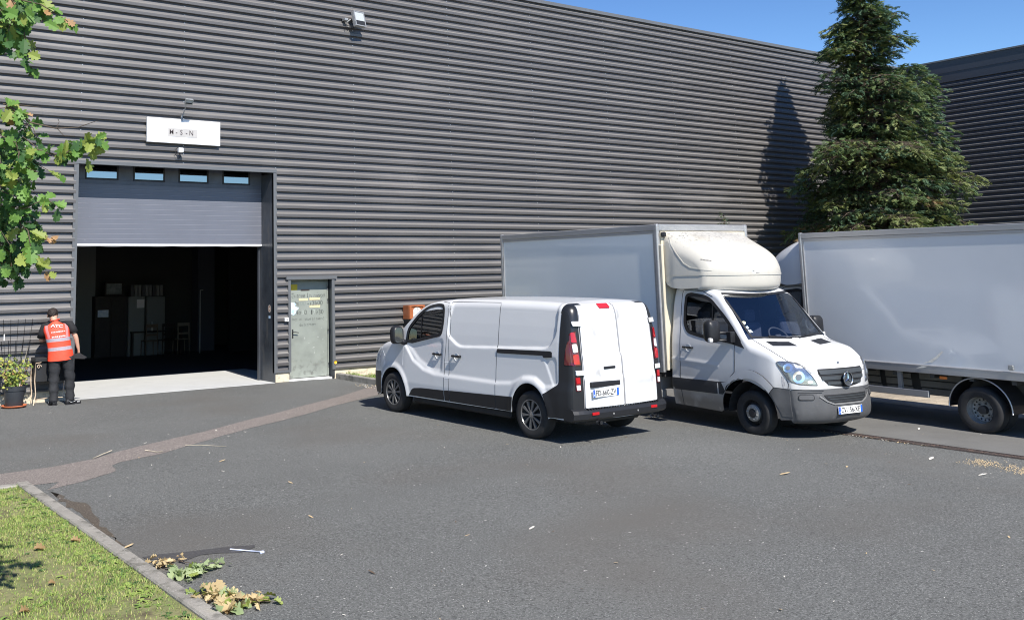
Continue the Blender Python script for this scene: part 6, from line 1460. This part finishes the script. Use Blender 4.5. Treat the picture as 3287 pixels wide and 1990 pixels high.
# ------------------------------------------------------------------ the person
PM = Matrix.Translation((6.70, -.62, gz(6.7, -.62))) @ Matrix.Rotation(radians(-13), 4, 'Z') @ Matrix.Diagonal((1.13, 1.08, 1., 1.))
per = thing('person', 'person in red high visibility vest and black trousers, standing with back to the camera', 'person', mat=PM)
SKIN = mat('skin', (.52, .30, .21), rough=.55, sss=.1); TEE = mat('black_tee', (.012, .012, .014), rough=.85); TRO = mat('black_trousers', (.018, .019, .022), rough=.8, var=.4, vscale=9, bump=.006, bscale=14)
VEST = mat('red_vest', (.84, .065, .025), rough=.6, var=.10, vscale=7, bump=.008, bscale=9); SILV = mat('silver_band', (.33, .29, .33), rough=.45, var=.1, vscale=40); HAIR = mat('hair', (.018, .011, .008), rough=.7, var=.5, vscale=60, bump=.008, bscale=60)
def skinbody(name, nodes, edges, m, par, root, sub=2):
    me = bpy.data.meshes.new(name); me.from_pydata([n[0] for n in nodes], edges, []); o = bpy.data.objects.new(name, me); C.objects.link(o); me.materials.append(m); o.parent = par
    md = o.modifiers.new('skin', 'SKIN'); md.use_smooth_shade = True
    for i, n in enumerate(nodes): me.skin_vertices[0].data[i].radius = n[1] if isinstance(n[1], tuple) else (n[1], n[1]); me.skin_vertices[0].data[i].use_root = (i == root)
    sb = o.modifiers.new('sub', 'SUBSURF'); sb.levels = sub; sb.render_levels = sub
    return o
N = [((0, 0, .97), (.15, .10)), ((-.02, .02, 1.12), (.13, .09)), ((-.07, .06, 1.32), (.12, .08)), ((-.10, .10, 1.44), (.08, .06)), ((-.117, .13, 1.56), .050), ((-.13, .19, 1.615), .060), ((-.145, .235, 1.685), (.080, .092)), ((-.15, .245, 1.735), (.058, .068)),
     ((-.27, .09, 1.455), .045), ((-.33, .16, 1.20), .042), ((-.20, .36, 1.22), .032), ((-.15, .42, 1.25), (.03, .018)),
     ((.13, .06, 1.475), .045), ((.235, .03, 1.26), .045), ((.275, .05, 1.06), .032), ((.29, .06, 1.00), (.030, .02)), ((.293, .065, .955), (.032, .018)),
     ((-.09, .01, .90), .085), ((-.10, .03, .50), .055), ((-.09, .0, .09), .04), ((.10, .01, .90), .085), ((.145, .03, .50), .055), ((.155, -.01, .09), .04)]
E_ = [(0, 1), (1, 2), (2, 3), (3, 4), (4, 5), (5, 6), (6, 7), (3, 8), (8, 9), (9, 10), (10, 11), (3, 12), (12, 13), (13, 14), (14, 15), (15, 16), (0, 17), (17, 18), (18, 19), (0, 20), (20, 21), (21, 22)]
def fing(base_i, p, dirs):
    for d, L in dirs:
        k = len(N); a = Vector(p)+Vector(d)*.012; b = a+Vector(d).normalized()*L*.5; c = b+(Vector(d).normalized()+Vector((0, .35, -.3))).normalized()*L*.5
        N.append((tuple(b), .0085)); N.append((tuple(c), .0075)); E_.append((base_i, k)); E_.append((k, k+1))
fing(16, (.293, .065, .955), [((-.25, .45, -.85), .072), ((-.08, .25, -1), .082), ((.08, .05, -1), .078), ((.22, -.12, -1), .062), ((-.4, .9, -.2), .055)])
fing(11, (-.15, .42, 1.25), [((.5, .7, .3), .07), ((.4, .8, .1), .078), ((.3, .85, -.1), .072), ((.2, .85, -.3), .06), ((.6, .1, .6), .05)])
skinbody('body', N, E_, SKIN, per, 0)
def loft(name, secs, m, par, n=28, p_=2.3, world=False, cap=True, bmx=None, mi=0):
    bm = bmx or B(); RR = []
    for (cx_, cy_, cz_, rx, ry, tx, ty) in secs:   # centre, radii, tilt of the ring about x / y
        R_ = []
        for k in range(n):
            a = 2*pi*k/n; ca, sa = cos(a), sin(a); X = rx*(abs(ca)**(2/p_))*(1 if ca > 0 else -1); Y = ry*(abs(sa)**(2/p_))*(1 if sa > 0 else -1)
            R_.append(Vector((cx_+X, cy_+Y, cz_+tx*X+ty*Y)))
        RR.append(R_)
    rings(bm, RR, mi=mi, cap=cap)
    if bmx: return
    bmesh.ops.recalc_face_normals(bm, faces=bm.faces[:]); return obj(name, bm, m, par, smooth=True)
# trousers: hips and two separate legs in one garment
bm = B()
loft('', [(0, .01, .80, .185, .125, 0, 0), (0, .01, .88, .19, .13, 0, 0), (0, .01, .97, .185, .125, 0, 0), (-.01, .02, 1.05, .165, .115, 0, 0)], None, None, bmx=bm)
for sx_, kx, ax in ((-1, -.105, -.10), (1, .15, .165)):
    L = []
    for u in range(15):
        t_ = u/14; z = lerp(.90, .055, t_); cx_ = interp(z, [.06, .5, .9], [ax, kx, sx_*.095]); w_ = interp(z, [.05, .12, .3, .5, .7, .9], [.080, .070, .076, .085, .098, .112])+.009*sin(u*2.1+sx_)*(1.3 if z < .6 else .6)
        L.append((cx_, interp(z, [.06, .5, .9], [-.005, .025, .01]), z, w_, w_*1.12, .28*sin(u*2.4+sx_), .1*cos(u*2)))
    loft('', L, None, None, bmx=bm)
bmesh.ops.recalc_face_normals(bm, faces=bm.faces[:]); obj('trousers', bm, TRO, per, smooth=True)
# black tee: torso and short sleeves
bm = B(); loft('', [(-.01, .02, 1.0, .16, .11, 0, 0), (-.05, .045, 1.25, .165, .115, 0, 0), (-.09, .08, 1.45, .19, .115, .1, 0), (-.105, .11, 1.535, .10, .085, .1, 0), (-.112, .12, 1.585, .07, .068, .1, 0)], None, None, bmx=bm)
tube(bm, [(-.20, .085, 1.49), (-.27, .09, 1.47), (-.305, .12, 1.36), (-.325, .15, 1.255)], [.07, .075, .068, .070], 14); tube(bm, [(.05, .065, 1.50), (.13, .06, 1.50), (.175, .045, 1.42), (.205, .038, 1.335)], [.07, .078, .07, .072], 14)
bmesh.ops.recalc_face_normals(bm, faces=bm.faces[:]); obj('t_shirt', bm, TEE, per, smooth=True)
# the vest
def vring(z):
    cx_ = interp(z, [.84, 1.0, 1.25, 1.45, 1.56], [-.005, -.015, -.055, -.085, -.105]); cy_ = interp(z, [.84, 1.0, 1.25, 1.45, 1.56], [.01, .02, .045, .08, .10])
    rx = interp(z, [.84, .95, 1.1, 1.3, 1.42, 1.50, 1.54, 1.58], [.215, .205, .19, .20, .222, .215, .16, .085]); ry = interp(z, [.84, .95, 1.1, 1.3, 1.45, 1.55, 1.58], [.155, .148, .140, .140, .135, .105, .08])
    return cx_, cy_, rx, ry
bm = B(); L = []; zz = [.85, .90, .96, 1.005, 1.02, 1.085, 1.10, 1.16, 1.19, 1.255, 1.27, 1.34, 1.40, 1.46, 1.50, 1.54, 1.575]; n = 40
for z in zz:
    cx_, cy_, rx, ry = vring(z); R_ = []
    for k in range(n):
        a = 2*pi*k/n; ca, sa = cos(a), sin(a); w_ = 1+.012*sin(5*a+z*9)*(1 if z < 1.4 else .3); R_.append(Vector((cx_+rx*w_*(abs(ca)**.85)*(1 if ca > 0 else -1), cy_+ry*w_*(abs(sa)**.85)*(1 if sa > 0 else -1), z+.10*rx*ca+(.02*sa if z < .9 else 0)+(.06*abs(ca)**2*(-1) if z > 1.5 else 0))))
    L.append(R_)
rings(bm, L, cap=False); bm.faces.ensure_lookup_table()
for fi, f in enumerate(bm.faces):
    c = f.calc_center_median(); f.material_index = 1 if fi//n in (4, 8) else 0
    cx_, cy_, rx, ry = vring(c.z); u = (c.x-cx_)/rx
    if c.z > 1.27 and .62 < abs(u) < .86 and c.y < cy_+.2: f.material_index = 2
bmesh.ops.recalc_face_normals(bm, faces=bm.faces[:]); vest = obj('vest', bm, [VEST, SILV, mat('pink_band', (.62, .22, .22), .5)], per, smooth=True)
bm = B(); tube(bm, [(-.112+.075*cos(a), .118+.07*sin(a), 1.588+.012*cos(a)) for a in [k*2*pi/20 for k in range(21)]], .010, 6, cap=False); obj('collar', bm, VEST, per, smooth=True)
MV = Matrix.Translation((-.085, -.068, 1.455)) @ Matrix.Rotation(radians(5), 4, 'Y') @ Matrix.Rotation(radians(-14), 4, 'X') @ RX
me = font_mesh('ATC', .078, .001, 1., .002)
for v in me.vertices: v.co.x *= 1.25
me.transform(MV); me.name = 'lettering'; o = bpy.data.objects.new('lettering', me); C.objects.link(o); me.materials.append(WHT); o.parent = vest
bm = B(); r = random.Random(4)
for zc, x0_, x1_, h_ in ((1.375, -.17, .05, .022), (1.285, -.16, .06, .026)):
    x = x0_
    while x < x1_:
        w_ = r.uniform(.012, .022); z_ = zc+.10*(x+.05); cx_, cy_, rx, ry = vring(zc); yy = cy_-ry*1.02*(max(0, 1-abs((x-cx_)/rx)**2.35))**(.425)-.004
        box(bm, x, x+w_, yy-.003, yy+.006, z_-h_/2, z_+h_/2*r.uniform(.5, 1)); x += w_+r.uniform(.004, .012)
obj('worn_print', bm, WHT, vest)
# hair, ears, glasses, nose
bm = B(); HC = Vector((-.147, .235, 1.70)); 
for (dz, rr_, cut) in ((0, 1, 0),):
    bmesh.ops.create_icosphere(bm, subdivisions=4, radius=1)
    for v in bm.verts:
        q = v.co.copy(); nz = mn.noise(q*4)*.12+mn.noise(q*9)*.10; v.co = HC+Vector((q.x*.088, q.y*.100, q.z*.105+.012))*(1+nz)
    kill = [v for v in bm.verts if (v.co.z < 1.635) or (v.co.y > .295 and v.co.z < 1.73)]; bmesh.ops.delete(bm, geom=kill, context='VERTS')
obj('hair', bm, HAIR, per, smooth=True)
for sg in (-1, 1):
    bm = B(); bmesh.ops.create_icosphere(bm, subdivisions=2, radius=1)
    for v in bm.verts: v.co = Vector((-.147+sg*.084+v.co.x*.010, .24+v.co.y*.020, 1.665+v.co.z*.030))
    obj('ear', bm, SKIN, per, smooth=True)
bm = B(); tube(bm, [(-.225, .235, 1.675), (-.235, .31, 1.665), (-.22, .335, 1.66)], .004, 5); tube(bm, [(-.065, .235, 1.675), (-.06, .31, 1.665), (-.07, .335, 1.66)], .004, 5); box(bm, -.222, -.157, .332, .338, 1.635, 1.68, bev=.01); box(bm, -.137, -.072, .332, .338, 1.635, 1.68, bev=.01); obj('glasses', bm, BLK, per)
bm = B(); rings(bm, [[Vector((-.147+a, b+.035, c-.03)) for a, b, c in q] for q in ([(-.018, .285, 1.665), (.018, .285, 1.665), (.010, .285, 1.70), (-.010, .285, 1.70)], [(-.010, .318, 1.668), (.010, .318, 1.668), (.004, .300, 1.70), (-.004, .300, 1.70)])]); obj('nose', bm, SKIN, per, smooth=True)
bm = B(); tube(bm, [(-.172, .325, 1.612), (-.147, .333, 1.610), (-.122, .325, 1.612)], .005, 5); obj('mouth', bm, mat('lip', (.35, .12, .1), .6), per)
# shoes
SHO = mat('shoe_black', (.015, .015, .017), rough=.6); SOL = mat('shoe_mark', (.65, .66, .66), rough=.5)
for sx_, fx, fy, ang in ((-1, -.10, .0, 12), (1, .165, -.02, -58)):
    M = Matrix.Translation((fx, fy, 0)) @ Matrix.Rotation(radians(ang), 4, 'Z'); s_ = thing('shoe', None, None); s_.parent = per; s_.matrix_local = M
    bm = B(); L = []
    for y_, w_, h_ in ((-.085, .028, .05), (-.075, .038, .085), (-.03, .042, .10), (.03, .043, .092), (.09, .047, .070), (.15, .046, .055), (.19, .034, .045), (.20, .018, .03)):
        L.append([Vector((w_*cos(a), y_, .012+h_*.5+h_*.5*(abs(sin(a))**.7)*(1 if sin(a) > 0 else -1))) for a in [k*2*pi/16 for k in range(16)]])
    rings(bm, L); bmesh.ops.recalc_face_normals(bm, faces=bm.faces[:]); obj('upper', bm, SHO, s_, smooth=True)
    bm = B(); L2 = [(.0, -.09), (.036, -.08), (.044, .0), (.050, .10), (.046, .17), (.02, .205), (-.02, .205), (-.046, .17), (-.050, .10), (-.044, .0), (-.036, -.08)]; extr(bm, [Vector((a, b, .0)) for a, b in L2], (0, 0, .022)); obj('sole', bm, SHO, s_)
    bm = B()
    for sd_ in (-1, 1):
        tube(bm, [(sd_*.044, -.05, .07), (sd_*.050, -.02, .045), (sd_*.052, .05, .055), (sd_*.047, .10, .078)], [.003, .006, .005, .003], 5)
        for q in range(3): tube(bm, [(sd_*.050, .11+.022*q, .030), (sd_*.047, .115+.022*q, .055), (sd_*.035, .13+.022*q, .062)], .003, 5)
    obj('shoe_stripe', bm, SOL, s_)
# black tool pouch flap at the hip, phone in the left hand
bm = B(); extr(bm, [Vector(p) for p in ((.20, .05, .93), (.30, .03, .955), (.42, -.02, .87), (.38, -.02, .84), (.22, .02, .85))], (.0, .03, -.01)); o = obj('pouch', bm, TEE); o.matrix_world = PM; tag(o, 'flat black pouch held at the hip of the person in the red vest', 'pouch')
bm = B(); box(bm, -.19, -.12, .455, .465, 1.19, 1.33, bev=.004); o = obj('phone', bm, BLK); o.matrix_world = PM; tag(o, 'black phone held in front of the person in the red vest', 'phone')
